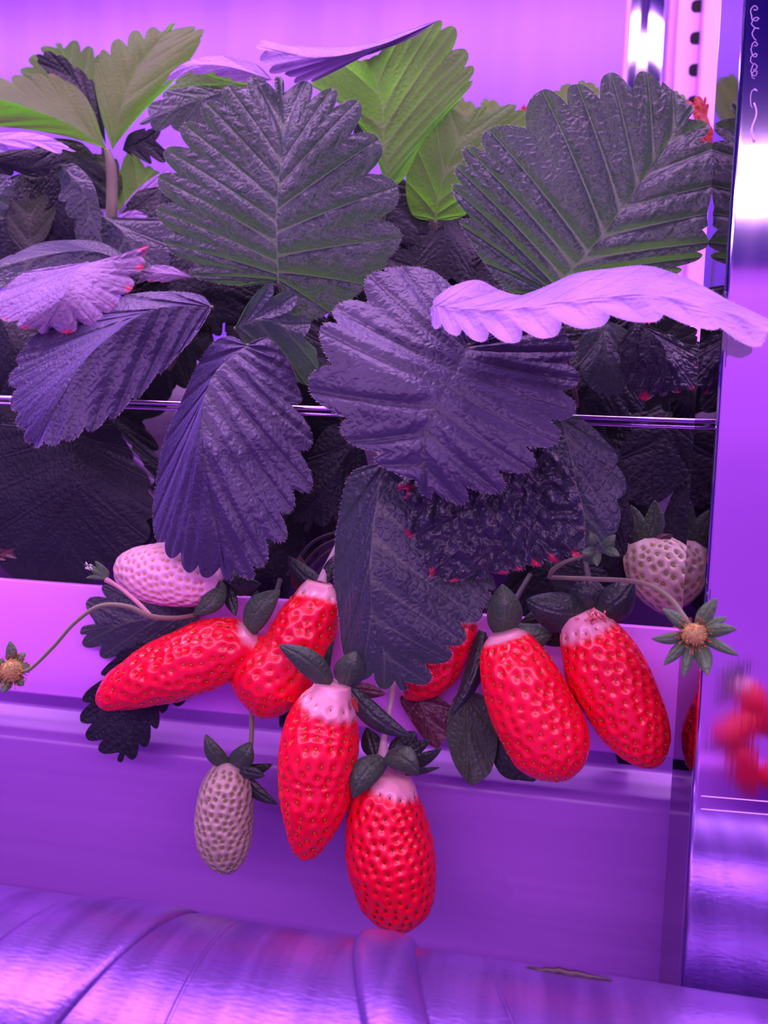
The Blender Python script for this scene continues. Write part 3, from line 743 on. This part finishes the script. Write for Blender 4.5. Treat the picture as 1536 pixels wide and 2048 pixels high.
leaf(plB, 'dark', [([(470,655,.292),(540,640,.285),(634,704,.280)],
   [(500,600,0),(540,566),(592,590),(620,648)], [(500,700,0),(560,735,0),(612,770,0),(636,740,0)])], depth=.28, el=-.004, er=.004)
leaf(plB, 'fuzzy', [([(494,690,.282),(430,745,.272),(403,835,.264),(415,960,.262),(456,1160,.266)],
   [(462,673,0),(429,683,0),(396,728,0),(362,803,0),(328,885,0),(312,970,0),(306,1040,0),(314,1082),(338,1115),(376,1145),(413,1156)],
   [(532,676,0),(569,709,0),(588,746,0),(602,794),(624,879),(622,977),(582,1021),(571,1079),(527,1130),(501,1158)])],
   hairs=1, el=.010, er=.006, puff=.0028, depth=.30, crum=.0005, wob=.002)
leaf(plB, 'fuzzy', [([(938,690,.272),(890,775,.258),(852,880,.252),(852,994,.253)],
   [(930,610,0,.01),(870,545,0,.012),(800,534,0,.012),(738,551,1,.008),(670,617,1,.004),(641,661),(620,782),(699,884),(762,932)],
   [(1040,650,0,.005),(1110,650,0,.008),(1152,700,1,.008),(1158,760,1,.006),(1150,825,1,.004),(1113,886),(1059,941),(995,985),(919,1008)])],
   hairs=1, el=0, er=0, puff=.0026, depth=.30, wob=.002, puck=.0004)
leaf(plB, 'dark', [([(767,925,.277),(745,1060,.270),(742,1200,.266),(768,1300,.268),(808,1382,.270)],
   [(700,950,0),(674,1060,0),(668,1146,0),(677,1230,0),(688,1310,0),(722,1358),(768,1379)],
   [(840,980,0),(930,1060,0),(988,1165),(983,1211),(960,1240),(927,1286),(898,1320),(855,1367)])], hairs=1, el=.006, er=.006, puff=.0015, depth=.28)
leaf(plB, 'crumple', [([(1010,880,.274),(1000,990,.268),(985,1080,.266),(968,1155,.269)],
   [(900,890,0),(815,930,0),(793,984),(801,1085),(853,1150),(905,1163)],
   [(1100,900,0),(1148,966,0),(1165,1020,0),(1168,1070,0),(1160,1118),(1113,1124),(1075,1132),(1040,1140),(1008,1148)])], hairs=1, puff=.001, crum=.0060, depth=.22, el=.006, er=.005, label='crinkled dark leaf with a burnt pink lower edge')
leaf(plB, 'dark', [([(1120,830,.29),(1150,950,.285),(1185,1130,.287)],
   [(1060,900,0),(1080,1000,0),(1110,1090,0)], [(1165,838,0),(1232,906),(1253,974),(1238,1052),(1226,1100)])], depth=.15, puff=.001)
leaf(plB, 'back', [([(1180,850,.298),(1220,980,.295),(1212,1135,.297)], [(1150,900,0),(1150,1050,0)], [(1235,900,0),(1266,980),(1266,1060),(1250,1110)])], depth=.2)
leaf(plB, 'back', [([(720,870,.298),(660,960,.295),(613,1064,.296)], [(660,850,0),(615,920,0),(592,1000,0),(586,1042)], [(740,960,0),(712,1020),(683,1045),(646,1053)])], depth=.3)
leaf(plB, 'redbract', [([(600,1110,.298),(590,1150,.298),(600,1190,.298)], [(585,1130,0),(582,1165,0)], [(612,1130,0),(615,1165,0)])], name='bract')
# leafy bracts low in the middle
leaf(plB, 'sepal', [([(935,1380,.290),(935,1450,.287),(946,1572,.285)], [(905,1400,0),(893,1460,0),(905,1520,0),(930,1560,0)], [(975,1400,0),(995,1470,0),(985,1535,0),(968,1558,0)])], name='bract', depth=.1, puff=.001)
leaf(plB, 'sepal_dark', [([(985,1400,.292),(1010,1480,.291),(1050,1562,.290)], [(960,1440,0),(985,1520,0),(1010,1555,0)], [(1040,1440,0),(1080,1520,0),(1072,1560,0)])], name='bract', depth=.1, puff=.001)
leaf(plB, 'redbract', [([(830,1385,.292),(850,1430,.290),(875,1500,.289)], [(800,1395,0),(815,1430,0),(850,1480,0)], [(870,1390,0),(905,1420,0),(895,1470,0)])], name='bract', depth=.1, puff=.0012, label='wine-red bract')
# ---- plant C
leaf(plC, 'centre', [([(1100,587,.284),(1175,506,.280),(1256,401,.280),(1320,305,.286),(1385,212,.286)],
   [(1025,587,0),(968,525,0),(922,449),(905,376),(912,334),(931,294),(978,259),(1083,180),(1153,168),(1222,145),(1294,144),(1345,180,0)],
   [(1180,600,0),(1280,580,0),(1358,545),(1403,514),(1417,484),(1415,427,0),(1427,370,0),(1432,296),(1415,248)])], hairs=1, el=.005, er=-.002, puff=.0024, wob=.002, depth=.32, crum=.0006)
leaf(plC, 'toplit', [([(866,612,.255),(1000,622,.250),(1150,602,.244),(1300,592,.240),(1450,625,.234),(1580,665,.230)],
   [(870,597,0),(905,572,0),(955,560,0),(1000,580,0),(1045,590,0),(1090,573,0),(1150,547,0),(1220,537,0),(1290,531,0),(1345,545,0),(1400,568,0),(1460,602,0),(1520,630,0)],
   [(861,628),(869,657),(910,671),(962,684),(1030,686),(1103,675),(1194,655),(1298,645),(1405,657),(1512,694)])], hairs=1, el=.016, er=-.012, puff=.0007, depth=.22, wob=.002, label='downy leaf in front, coloured pale lilac for the light on it, seen edge on')
leaf(plC, 'dark', [([(1212,640,.297),(1212,700,.293),(1216,796,.292)], [(1165,665,0),(1158,730,0),(1180,775,0)], [(1262,670,0),(1264,740,0),(1245,780,0)])], puff=.001)
leaf(plC, 'crumple', [([(1270,645,.295),(1325,690,.290),(1330,792,.289)], [(1240,690,0),(1250,760,0),(1287,801)], [(1340,668,0),(1384,706,0),(1399,732),(1388,778),(1356,786)])], puff=.001, crum=.0016, depth=.2)
leaf(plC, 'back', [([(1345,842,.32),(1305,940,.317),(1275,1012,.317)], [(1270,855,0),(1235,920,0),(1245,985,0)], [(1385,880,0),(1380,940,0),(1345,985,0),(1310,1008,0)])], puff=.001)
leaf(plC, 'back', [([(1398,930,.325),(1352,1030,.322),(1340,1115,.322)], [(1360,960,0),(1328,1030,0),(1318,1085,0)], [(1405,1000,0),(1395,1070,0),(1372,1118,0)])], label='purplish shaded leaf beside the post')
leaf(plC, 'green', [([(870,440,.335),(895,330,.334),(963,213,.338)], [(825,430,0),(811,362,0),(832,295,0),(869,238),(898,218)], [(930,430,0),(985,360,0),(1055,290,0),(1052,225),(1023,208)])], el=.003, er=.004, depth=.25)
leaf(plC, 'back', [([(860,410,.345),(890,450,.335),(880,560,.33)], [(820,420,0),(800,480,0),(820,540,0)], [(920,420,0),(960,480,0),(950,560,0)])])
leaf(plC, 'back', [([(1290,640,.31),(1340,680,.31),(1395,660,.31)], [(1310,630,0),(1360,630,0)], [(1300,680,0),(1350,710,0),(1390,690,0)])])
# inner filler leaves, coloured dark to stand for shade
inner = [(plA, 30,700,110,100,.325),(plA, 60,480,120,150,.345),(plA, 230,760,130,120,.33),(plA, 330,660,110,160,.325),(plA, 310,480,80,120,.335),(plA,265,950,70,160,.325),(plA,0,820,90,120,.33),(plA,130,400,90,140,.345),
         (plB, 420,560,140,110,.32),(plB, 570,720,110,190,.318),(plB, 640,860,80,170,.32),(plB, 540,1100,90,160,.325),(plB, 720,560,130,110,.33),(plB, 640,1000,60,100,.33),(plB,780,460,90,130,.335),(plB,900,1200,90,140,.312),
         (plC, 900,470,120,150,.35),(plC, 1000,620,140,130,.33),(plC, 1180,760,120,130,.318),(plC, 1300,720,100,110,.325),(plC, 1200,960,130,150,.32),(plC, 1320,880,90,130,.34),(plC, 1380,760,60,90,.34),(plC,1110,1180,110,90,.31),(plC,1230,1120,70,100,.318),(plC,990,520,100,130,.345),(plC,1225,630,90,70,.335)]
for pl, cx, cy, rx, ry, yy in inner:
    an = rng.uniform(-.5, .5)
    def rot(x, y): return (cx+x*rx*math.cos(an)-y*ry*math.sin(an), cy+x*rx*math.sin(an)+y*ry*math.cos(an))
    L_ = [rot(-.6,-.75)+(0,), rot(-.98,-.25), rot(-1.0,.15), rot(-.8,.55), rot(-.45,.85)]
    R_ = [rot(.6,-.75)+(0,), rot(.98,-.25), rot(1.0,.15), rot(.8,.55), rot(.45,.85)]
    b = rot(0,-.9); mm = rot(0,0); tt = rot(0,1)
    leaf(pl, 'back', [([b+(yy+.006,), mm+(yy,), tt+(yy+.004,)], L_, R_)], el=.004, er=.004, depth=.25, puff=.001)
# petioles
for pl, b, c in ((plB,(557,562,.300),CB),(plB,(494,690,.282),CB),(plB,(470,655,.292),CB),(plB,(770,380,.33),(760,600,.335)),(plB,(938,690,.272),(1000,780,.33)),(plB,(767,925,.277),(720,900,.33)),
                 (plC,(1100,590,.284),CC),(plC,(880,612,.256),(1090,640,.30)),(plC,(1212,640,.297),CC),(plC,(870,440,.335),(900,700,.34)),(plA,(424,614,.285),(330,760,.33)),(plA,(175,525,.296),CA),(plA,(135,850,.308),CA),
                 (plA,(400,1225,.2955),(380,1130,.32)),(plA,(330,1290,.295),(420,1150,.32)),(plA,(-80,285,.325),(-60,600,.34)),(plC,(1345,842,.32),CC)):
    petiole(pl, b, c, r=4)
for k in range(5):
    stem('flower_stalk', [(575+k*14, 1150+k*5, .315+k*.002), (625+k*10, 1085+k*14, .31+k*.002), (690, 1060+k*12, .31+k*.002)], 3, M_STEMD, plB)
# ---- plant D: far leaves
leaf(plD, 'fresh', [([(935,260,.44),(930,225,.44),(922,192,.44)], [(905,230,0),(910,205)], [(958,230,0),(945,204)])], depth=.15)
leaf(plD, 'fresh', [([(1000,250,.46),(985,220,.46),(968,195,.46)], [(970,235,0),(960,208)], [(1010,225,0),(990,200)])], depth=.15)
leaf(plD, 'fresh', [([(1150,280,.43),(1150,220,.43),(1165,160,.43)], [(1100,230,0),(1105,185),(1130,168)], [(1190,230,0),(1200,180),(1185,165)])], depth=.15)
leaf(plD, 'green', [([(1350,260,.43),(1350,220,.43),(1352,180,.43)], [(1330,230,0),(1335,195)], [(1375,230,0),(1370,192)])], depth=.15)
leaf(plD, 'redleaf', [([(1425,300,.40),(1405,250,.40),(1412,194,.40)], [(1395,290,0),(1378,245),(1385,215),(1372,200),(1396,192)], [(1430,270,0),(1416,235),(1418,210)])], depth=.3, label='small dead red leaf', crum=.002)
leaf(plD, 'redleaf', [([(1050,240,.43),(1052,225,.43),(1047,208,.43)], [(1042,230,0),(1042,215)], [(1060,230,0),(1056,215)])], depth=.15)
leaf(plD, 'sepal', [([(1432,340,.41),(1425,300,.41),(1430,260,.41)], [(1410,310,0),(1415,275)], [(1445,320,0),(1440,280)])], depth=.15)
for b in ((935,258,.44),(1000,248,.46),(1150,278,.43),(1350,258,.43),(1425,298,.40),(1050,238,.43),(1432,338,.41)):
    petiole(plD, b, (1150, 640, .43), r=2.5, bow=(0, 60))

# ================================================================= BERRIES
b1 = berry([(503,1268,22,.279),(486,1280,50,.279),(440,1298,68,.279),(375,1325,73,.279),(305,1352,65,.278),(250,1377,49,.278),(216,1394,33,.278),(200,1403,14,.278),(196,1405,0,.278)],
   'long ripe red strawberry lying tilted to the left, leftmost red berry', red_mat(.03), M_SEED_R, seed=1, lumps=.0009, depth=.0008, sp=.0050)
b2 = berry([(640,1165,26,.287),(636,1185,40,.287),(628,1215,56,.286),(608,1262,66,.285),(584,1306,68,.284),(545,1352,85,.284),(534,1385,72,.284),(526,1415,42,.284),(521,1432,14,.284),(520,1434,0,.284)],
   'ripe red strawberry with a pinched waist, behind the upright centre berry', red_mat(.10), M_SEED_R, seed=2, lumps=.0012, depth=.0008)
b3 = berry([(667,1368,36,.268),(664,1385,44,.268),(658,1408,60,.268),(645,1450,75,.268),(637,1500,82,.267),(632,1550,79,.267),(628,1600,72,.266),(621,1650,56,.266),(612,1688,37,.266),(606,1709,20,.266),(602,1719,0,.266)],
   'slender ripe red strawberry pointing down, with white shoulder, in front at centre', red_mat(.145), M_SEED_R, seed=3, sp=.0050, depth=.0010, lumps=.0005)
b4 = berry([(786,1550,34,.275),(782,1568,54,.275),(774,1600,72,.275),(773,1650,84,.275),(779,1700,91,.275),(788,1750,88,.275),(796,1800,76,.275),(800,1832,54,.275),(803,1852,28,.275),(804,1862,0,.275)],
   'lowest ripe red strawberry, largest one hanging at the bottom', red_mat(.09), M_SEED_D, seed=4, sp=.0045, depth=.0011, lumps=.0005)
b5 = berry([(1006,1266,28,.274),(1011,1282,48,.274),(1021,1313,65,.273),(1037,1352,77,.272),(1056,1400,82,.272),(1080,1450,85,.272),(1103,1495,79,.272),(1117,1530,58,.272),(1125,1551,30,.272),(1128,1560,0,.272)],
   'ripe red strawberry right of centre, leaning left of the berry beside the post', red_mat(.05), M_SEED_R, seed=5, sp=.0046, depth=.0008, lumps=.0009)
b6 = berry([(1158,1226,28,.279),(1165,1243,44,.279),(1178,1272,60,.279),(1200,1318,73,.279),(1223,1365,76,.279),(1247,1412,73,.279),(1270,1455,66,.279),(1290,1488,54,.279),(1305,1511,36,.279),(1316,1526,14,.279),(1319,1530,0,.279)],
   'rightmost ripe red strawberry with white shoulder, next to the steel post', red_mat(.13), M_SEED_R, seed=6, sp=.0046, depth=.0010, lumps=.0006)
b7 = berry([(908,1225,44,.290),(900,1265,54,.290),(882,1308,56,.290),(856,1348,48,.290),(830,1378,28,.290),(812,1394,8,.290),(809,1396,0,.290)],
   'ripe red strawberry mostly hidden behind the hanging dark leaf', red_mat(.05), M_SEED_R, seed=7, sp=.0046, depth=.0009, lumps=.0006)
w1 = berry([(442,1168,28,.287),(405,1160,55,.287),(355,1150,67,.287),(305,1146,63,.287),(262,1139,47,.287),(240,1135,27,.287),(231,1134,0,.287)],
   'pinkish white unripe strawberry lying above the leftmost red berry', M_PINK, M_SEED_P, seed=8, sp=.0036, depth=.0010, name='unripe_strawberry')
w2 = berry([(470,1526,20,.277),(464,1540,38,.277),(457,1568,53,.277),(450,1610,60,.277),(448,1655,61,.277),(451,1695,54,.277),(455,1725,37,.277),(457,1741,18,.277),(458,1748,0,.277)],
   'small greenish white unripe strawberry hanging at lower left', M_WHITE, M_SEED_W, seed=9, sp=.0033, depth=.0010, name='unripe_strawberry', nseed0=.06)
w3 = berry([(1278,1078,24,.318),(1292,1102,50,.318),(1318,1135,64,.317),(1350,1172,62,.316),(1375,1205,44,.316),(1388,1224,20,.316),(1391,1229,0,.316)],
   'whitish unripe strawberry at back right, half behind the steel post', M_WHITE, M_SEED_W, seed=10, sp=.0042, depth=.0009, name='unripe_strawberry')
# calyces and stalks
S_ = sepal
S_(b3,(660,1370),(557,1290),52,.266,.262,bow=10,bulge=.004); S_(b3,(690,1370),(712,1302),64,.268,.266,'sepal',cup=.5,bulge=.003); S_(b3,(652,1362),(669,1278),16,.270,.268,'sepal_dark',bow=-6)
S_(b3,(700,1378),(824,1474),46,.268,.264,'sepal_dark',bow=14,bulge=.002); S_(b3,(705,1376),(772,1388),30,.270,.272,'redbract'); S_(b3,(705,1395),(716,1425),12,.262,.262,'redleaf')
stem('stalk',[(672,1368,.270),(690,1340,.280),(700,1250,.292)],[10,6,5],M_PALENECK,b3)
S_(b4,(768,1516),(706,1597),58,.270,.262,'sepal',bow=12,bulge=.004); S_(b4,(770,1512),(838,1552),54,.268,.262,'sepal',bow=-14,bulge=.004); S_(b4,(795,1530),(884,1496),30,.270,.266,'sepal_dark',bow=8)
S_(b4,(750,1512),(733,1455),42,.278,.282,'sepal_dark'); S_(b4,(785,1510),(830,1462),56,.279,.283,'sepal_dark',bow=8); S_(b4,(800,1525),(862,1480),30,.275,.276,'sepal_dark',bow=-4)
S_(b4,(810,1548),(880,1535),14,.268,.266,'sepal_dark')
stem('stalk',[(768,1520,.273),(768,1480,.277),(782,1400,.284),(790,1350,.292)],[15,7,6,6],M_PALENECK,b4)
S_(w2,(456,1532),(411,1468),36,.275,.272,bow=-8,bulge=.003); S_(w2,(462,1530),(502,1484),46,.275,.273,bow=8,bulge=.003); S_(w2,(478,1538),(546,1528),24,.276,.274,'sepal_dark',bow=6)
S_(w2,(480,1545),(556,1609),30,.278,.276,'sepal_dark',bow=8); S_(w2,(480,1540),(530,1552),26,.272,.270,'sepal_dark')
stem('stalk',[(480,1532,.277),(498,1505,.279),(503,1470,.282),(503,1400,.290)],[6,5,5,5],M_STEM,w2)
S_(b1,(498,1262),(560,1180),56,.279,.282,'sepal',bow=-10,bulge=.003); S_(b1,(500,1275),(485,1352),34,.282,.284,'sepal_dark',bow=-10); S_(b1,(498,1258),(515,1180),34,.281,.287,'sepal_dark')
stem('stalk',[(508,1262,.281),(540,1220,.290),(560,1160,.31)],[9,5,5],M_STEMD,b1)
S_(w1,(446,1165),(386,1230),44,.284,.279,'sepal',bow=-10,bulge=.003); S_(w1,(452,1172),(472,1232),28,.286,.283,'sepal_dark'); S_(w1,(450,1160),(522,1168),42,.286,.284,'sepal_dark',bow=8)
S_(w1,(440,1178),(425,1225),30,.287,.285,'sepal')
S_(b2,(640,1168),(575,1112),40,.287,.290,'sepal_dark',bow=-8); S_(b2,(650,1164),(668,1112),26,.288,.290,'sepal_dark'); S_(b2,(610,1370),(560,1455),46,.292,.292,'sepal_dark')
stem('stalk',[(643,1165,.288),(655,1130,.292),(680,1080,.30)],[11,6,5],M_PALENECK,b2)
S_(b5,(1003,1268),(1005,1168),72,.277,.276,'sepal',bow=6,bulge=.004,cup=.4); S_(b5,(1018,1270),(1108,1262),60,.280,.283,'sepal',bow=10,bulge=.003); S_(b5,(1008,1272),(985,1210),30,.279,.281,'sepal_dark')
stem('stalk',[(1008,1266,.277),(1020,1220,.288),(1060,1150,.31)],[10,6,5],M_STEMD,b5)
S_(b6,(1168,1226),(1052,1200),82,.278,.276,'sepal_dark',bow=-10,bulge=.004,cup=.4); S_(b6,(1180,1226),(1170,1150),80,.280,.280,'sepal_dark',bulge=.004,cup=.4); S_(b6,(1188,1232),(1268,1158),76,.279,.278,'sepal_dark',bow=10,bulge=.004,cup=.4)
S_(b6,(1150,1236),(1072,1282),60,.284,.286,'sepal_dark',bow=-8); S_(b6,(1160,1230),(1040,1245),40,.284,.285,'sepal',bow=10)
V, Fc = [], []
for k in range(26):
    c = W(1190+rng.gauss(0, 11), 1236+rng.gauss(0, 5), .270+rng.uniform(-.001, .003)); tube(V, Fc, [c, c+Vector((rng.uniform(-1,1), rng.uniform(-1,0), rng.uniform(-1,1)))*.0017], .0004, 5)
link('stamen_remains', V, Fc, M_DRY, b6)
stem('stalk',[(1172,1226,.281),(1180,1180,.292),(1170,1120,.31)],[9,6,5],M_STEMD,b6)
S_(b7,(965,1262),(900,1432),40,.284,.276,'sepal_dark',bow=-14,bulge=.002,cup=.6); S_(b7,(930,1225),(972,1215),36,.288,.284,'redbract'); S_(b7,(965,1270),(975,1340),30,.287,.287,'sepal_dark')
stem('stalk',[(912,1222,.290),(930,1180,.297),(940,1120,.31)],[9,5,5],M_STEMD,b7)
S_(w3,(1285,1085),(1262,1010),40,.314,.314,'sepal'); S_(w3,(1292,1085),(1310,1000),44,.313,.312,'sepal',bow=8); S_(w3,(1298,1090),(1345,1070),26,.313,.312,'redbract'); S_(w3,(1280,1088),(1250,1060),28,.315,.315,'sepal_dark')
stem('stalk',[(1282,1082,.318),(1285,1040,.322),(1280,980,.328)],[8,5,5],M_STEMD,w3)
stem('stalk',[(440,1166,.288),(480,1140,.296),(520,1100,.31)],[8,5,5],M_STEMD,w1)
# ---- spent flowers and buds
def flower(c, r, y, tips, stempts, label, rs=(4,5), pet=None, cone=True, smat='sepal_light', rad=3.6, stemmat=None, extra=None):
    th = thing('spent_flower', W(c[0], c[1], y), label, 'flower')
    for (tx, ty, w, dy) in tips:
        dx, dy_ = tx-c[0], ty-c[1]; L = math.hypot(dx, dy_)
        bx, by = c[0]+dx/L*r*.55, c[1]+dy_/L*r*.55
        S_(th, (bx, by), (tx, ty), w, y+.002, y+dy, smat, bow=rng.uniform(-4, 4), bulge=.001, cup=.35)
    ctr = W(c[0], c[1], y); k_ = sc(ctr)
    if cone:
        V, Fc = [], []; rr = r*k_
        na, nb = 24, 14
        fw = (CAM-ctr).normalized(); a1 = fw.orthogonal().normalized(); a2 = fw.cross(a1)
        for i in range(nb+1):
            ph = i/nb*math.pi*.62
            for j in range(na):
                a = 2*math.pi*j/na
                V.append(ctr+fw*(rr*.75*math.cos(ph)+rr*.0)+(a1*math.cos(a)+a2*math.sin(a))*(rr*.8*math.sin(ph)+.00001))
        for i in range(nb):
            for j in range(na): Fc.append((i*na+j, i*na+(j+1) % na, (i+1)*na+(j+1) % na, (i+1)*na+j))
        rc = link('receptacle', V, Fc, M_CONE, th)
        V, Fc = [], []
        for q in range(120):
            zf = rng.uniform(.15, 1); a = rng.uniform(0, 2*math.pi); s_ = math.sqrt(1-zf*zf)
            d = fw*zf*.8+(a1*math.cos(a)+a2*math.sin(a))*s_
            p0 = ctr+fw*(rr*.75*zf)+(a1*math.cos(a)+a2*math.sin(a))*(rr*.8*s_)
            tube(V, Fc, [p0-d*rr*.05, p0+d*rr*.16], [rr*.045, rr*.025], 5)
        link('styles', V, Fc, simple('styles_yellow', (.55,.36,.08), .5), rc)
        V, Fc = [], []
        for q in range(34):
            a = 2*math.pi*q/34+rng.uniform(-.1, .1); e = (a1*math.cos(a)+a2*math.sin(a))
            p0 = ctr+e*rr*.85; L = rr*rng.uniform(.35, .75)
            p1 = p0+e*L*.6+fw*L*.5; p2 = p1+(e*rng.uniform(-.4, .5)+fw*.4)*L*.5
            tube(V, Fc, [p0, p1, p2, p2+e*rr*.06], [rr*.03, rr*.03, rr*.03, rr*.07], 5)
        link('stamens', V, Fc, M_STAMEN, th)
    stem('stalk', stempts, rad, stemmat or M_STEM, th)
    return th
f1 = flower((1388,1268), 27, .238, [(1478,1312,22,-.003),(1475,1258,28,-.004),(1434,1196,34,.001),(1325,1217,26,.002),(1302,1277,24,0.),(1327,1331,26,-.001),(1366,1356,24,-.002),(1416,1352,36,-.004),(1455,1234,22,.003)],
   [(1100,1155,.282),(1180,1158,.272),(1280,1165,.255),(1335,1192,.246),(1366,1232,.241),(1384,1262,.2395)], 'spent flower with a star of green sepals at right, in front of the steel post', rad=[4,4.5,5,5,6,8])
f2 = flower((24,1340), 26, .262, [(20,1281,24,.001),(-30,1315,26,.0),(-34,1368,22,-.002),(3,1385,24,-.003),(47,1372,22,.0),(60,1330,22,.003),(52,1305,18,.003)],
   [(400,1228,.283),(350,1236,.275),(300,1232,.270),(255,1213,.267),(200,1212,.265),(150,1245,.264),(105,1295,.263),(60,1338,.263),(36,1342,.2635)], 'spent flower on a long arching stalk at the far left edge', rad=[4.5,4.5,5.5,5,4.5,4,3.8,3.8,6])
f3 = flower((1200,1098), 16, .262, [(1180,1066,22,-.002),(1231,1069,20,-.001),(1240,1112,20,-.002),(1194,1133,18,-.003),(1163,1106,20,.0),(1205,1092,22,-.005)],
   [(1098,1155,.276),(1108,1138,.272),(1135,1122,.268),(1170,1112,.266),(1195,1103,.2645)], 'small closed green bud beside the crinkled dark leaf', cone=False, rad=[4,5,4,4,5], stemmat=M_STEMR)
f3.name = 'flower_bud'
f4 = thing('flower_bud', W(210,1160,.272), 'small pale bud with whitish tips above the gutter, left of the pinkish unripe berry', 'flower')
for tx, ty, w in ((168,1128,12),(190,1122,16),(205,1132,14),(172,1156,12),(182,1140,18)): S_(f4, (212,1158), (tx,ty), w, .272, .270, 'sepal_light', bow=3, cup=.6)
V, Fc = [], []
for q in range(7):
    p0 = W(180+rng.uniform(-6,6), 1136+rng.uniform(-8,12), .2705); tube(V, Fc, [p0, p0+Vector((-.0012, rng.uniform(-.0005,.0005), rng.uniform(.0002,.0016)))], .00025, 5)
link('petal_tips', V, Fc, M_PETAL, f4)
stem('stalk', [(302,1232,.2705),(275,1205,.271),(240,1176,.272),(212,1159,.272)], [4,4.5,4,6], M_STEMP, f4)

# ================================================================= opposite rack (seen only mirrored in the post)
M_LED = None
def led_bar(x0, x1, y, z, w, power, label, tilt=0., hang=True, name='led_bar', col=(.88,.45,1.)):
    th = thing(name, ((x0+x1)/2, y, z), label, 'lamp')
    ld = bpy.data.lights.new('led_light', 'AREA'); ld.shape = 'RECTANGLE'; ld.size = x1-x0; ld.size_y = w; ld.energy = power; ld.color = col
    lo = bpy.data.objects.new('led_light', ld); COL.objects.link(lo); lo.parent = th
    lo.rotation_euler = (tilt, 0, 0)
    n = Vector((0, 0, 1)); n.rotate(lo.rotation_euler)
    for hx in ((x0+.05, x1-.05) if hang else ()):
        V2, F2 = [], []; tube(V2, F2, [(hx, y, z+.012), (hx, y, 2.4)], .003, 8); link('hanger', V2, F2, M_REAR, th)
    # housing behind the light
    V = []
    sx_ = (x1-x0)/2+.005; sy_ = w/2+.004
    for zz in (.004, .014):
        for a, b in ((-1,-1),(1,-1),(1,1),(-1,1)):
            q = Vector((a*sx_, b*sy_, zz)); q.rotate(lo.rotation_euler); V.append(q+Vector(((x0+x1)/2, y, z)))
    link('housing', V, [(3,2,1,0),(4,5,6,7),(0,1,5,4),(1,2,6,5),(2,3,7,6),(3,0,4,7)], M_REAR, th, smooth=False)
    return th
KEY = 1.0
led_bar(-.9, .9, .20, Z0+.60, .088, 13*KEY, 'long LED lamp bar over the aisle edge of the plants')
led_bar(-.9, .9, .40, Z0+.60, .07, 6*KEY, 'long LED lamp bar above the back of the plants')
led_bar(-.9, .9, .78, Z0+.60, .08, 7*KEY, 'long LED lamp bar above the wall side', tilt=math.radians(35))
led_bar(-1.2, 1.2, -.60, Z0+.375, .030, 5.5*KEY, 'lower LED tube across the aisle, mirrored in the post', tilt=math.radians(70), hang=False, col=(.88,.45,1.))
led_bar(-1.2, 1.2, -.60, Z0+.416, .028, 5.5*KEY, 'upper LED tube across the aisle, mirrored in the post', tilt=math.radians(70), col=(.88,.45,1.))
op = boxm('back_panel', (-1.6, -.80, 0), (1.6, -.78, Z0+.33), M_PVC)
tag(op, 'tall white panel of the rack across the aisle, mirrored in the post', 'panel')
led_bar(-1.2, 1.2, -.50, Z0+.72, .06, 10*KEY, 'added downward LED bar lighting the panel across the aisle', tilt=math.radians(-25))  # added lamp, brightens the panel mirrored in the post
og = boxm('opposite_gutter', (-1.2, -.50, Z0-.47), (1.2, -.46, Z0-.33), M_PVC); og.name = 'planting_gutter'
tag(og, 'white gutter of the rack across the aisle, mirrored faintly in the post', 'gutter')

for i, (x, z, a, la) in enumerate(((.262,-.215,.5,'upper left of the mirrored cluster'),(.290,-.245,-.3,'right of the mirrored cluster'),(.262,-.275,.2,'lower left of the mirrored cluster'),(.345,-.290,-.4,'far right of the mirrored cluster'))):
    src = b5 if i % 2 else b3
    c = src.copy(); COL.objects.link(c); c.location = (x-.016, -.42, Z0+z); c.rotation_euler = (0, a, math.pi); c.scale = (1.2,)*3
    c['label'] = 'ripe red strawberry of the rack across the aisle, '+la
    for ch in src.children:
        d = ch.copy(); COL.objects.link(d); d.parent = c
w_ = bpy.data.worlds.new('world'); S.world = w_; w_.use_nodes = True
bg = w_.node_tree.nodes['Background']; bg.inputs[0].default_value = (.3, .12, .5, 1); bg.inputs[1].default_value = .12
S.view_settings.view_transform = 'Standard'; S.view_settings.look = 'None'; S.view_settings.exposure = 0; S.view_settings.gamma = 1
S.view_settings.use_curve_mapping = False
GR = {'strawberry': 'ripe strawberries', 'unripe_strawberry': 'unripe strawberries', 'spent_flower': 'spent flowers', 'flower_bud': 'flower buds', 'led_bar': 'LED lamp bars', 'strawberry_plant': 'strawberry plants in the gutter'}
for o_ in bpy.data.objects:
    if o_.parent is None and o_.name.split('.')[0] in GR: o_['group'] = GR[o_.name.split('.')[0]]
for o_ in bpy.data.objects:
    if '_o' in o_: del o_['_o']
    if o_.parent is not None and 'category' in o_: del o_['category']
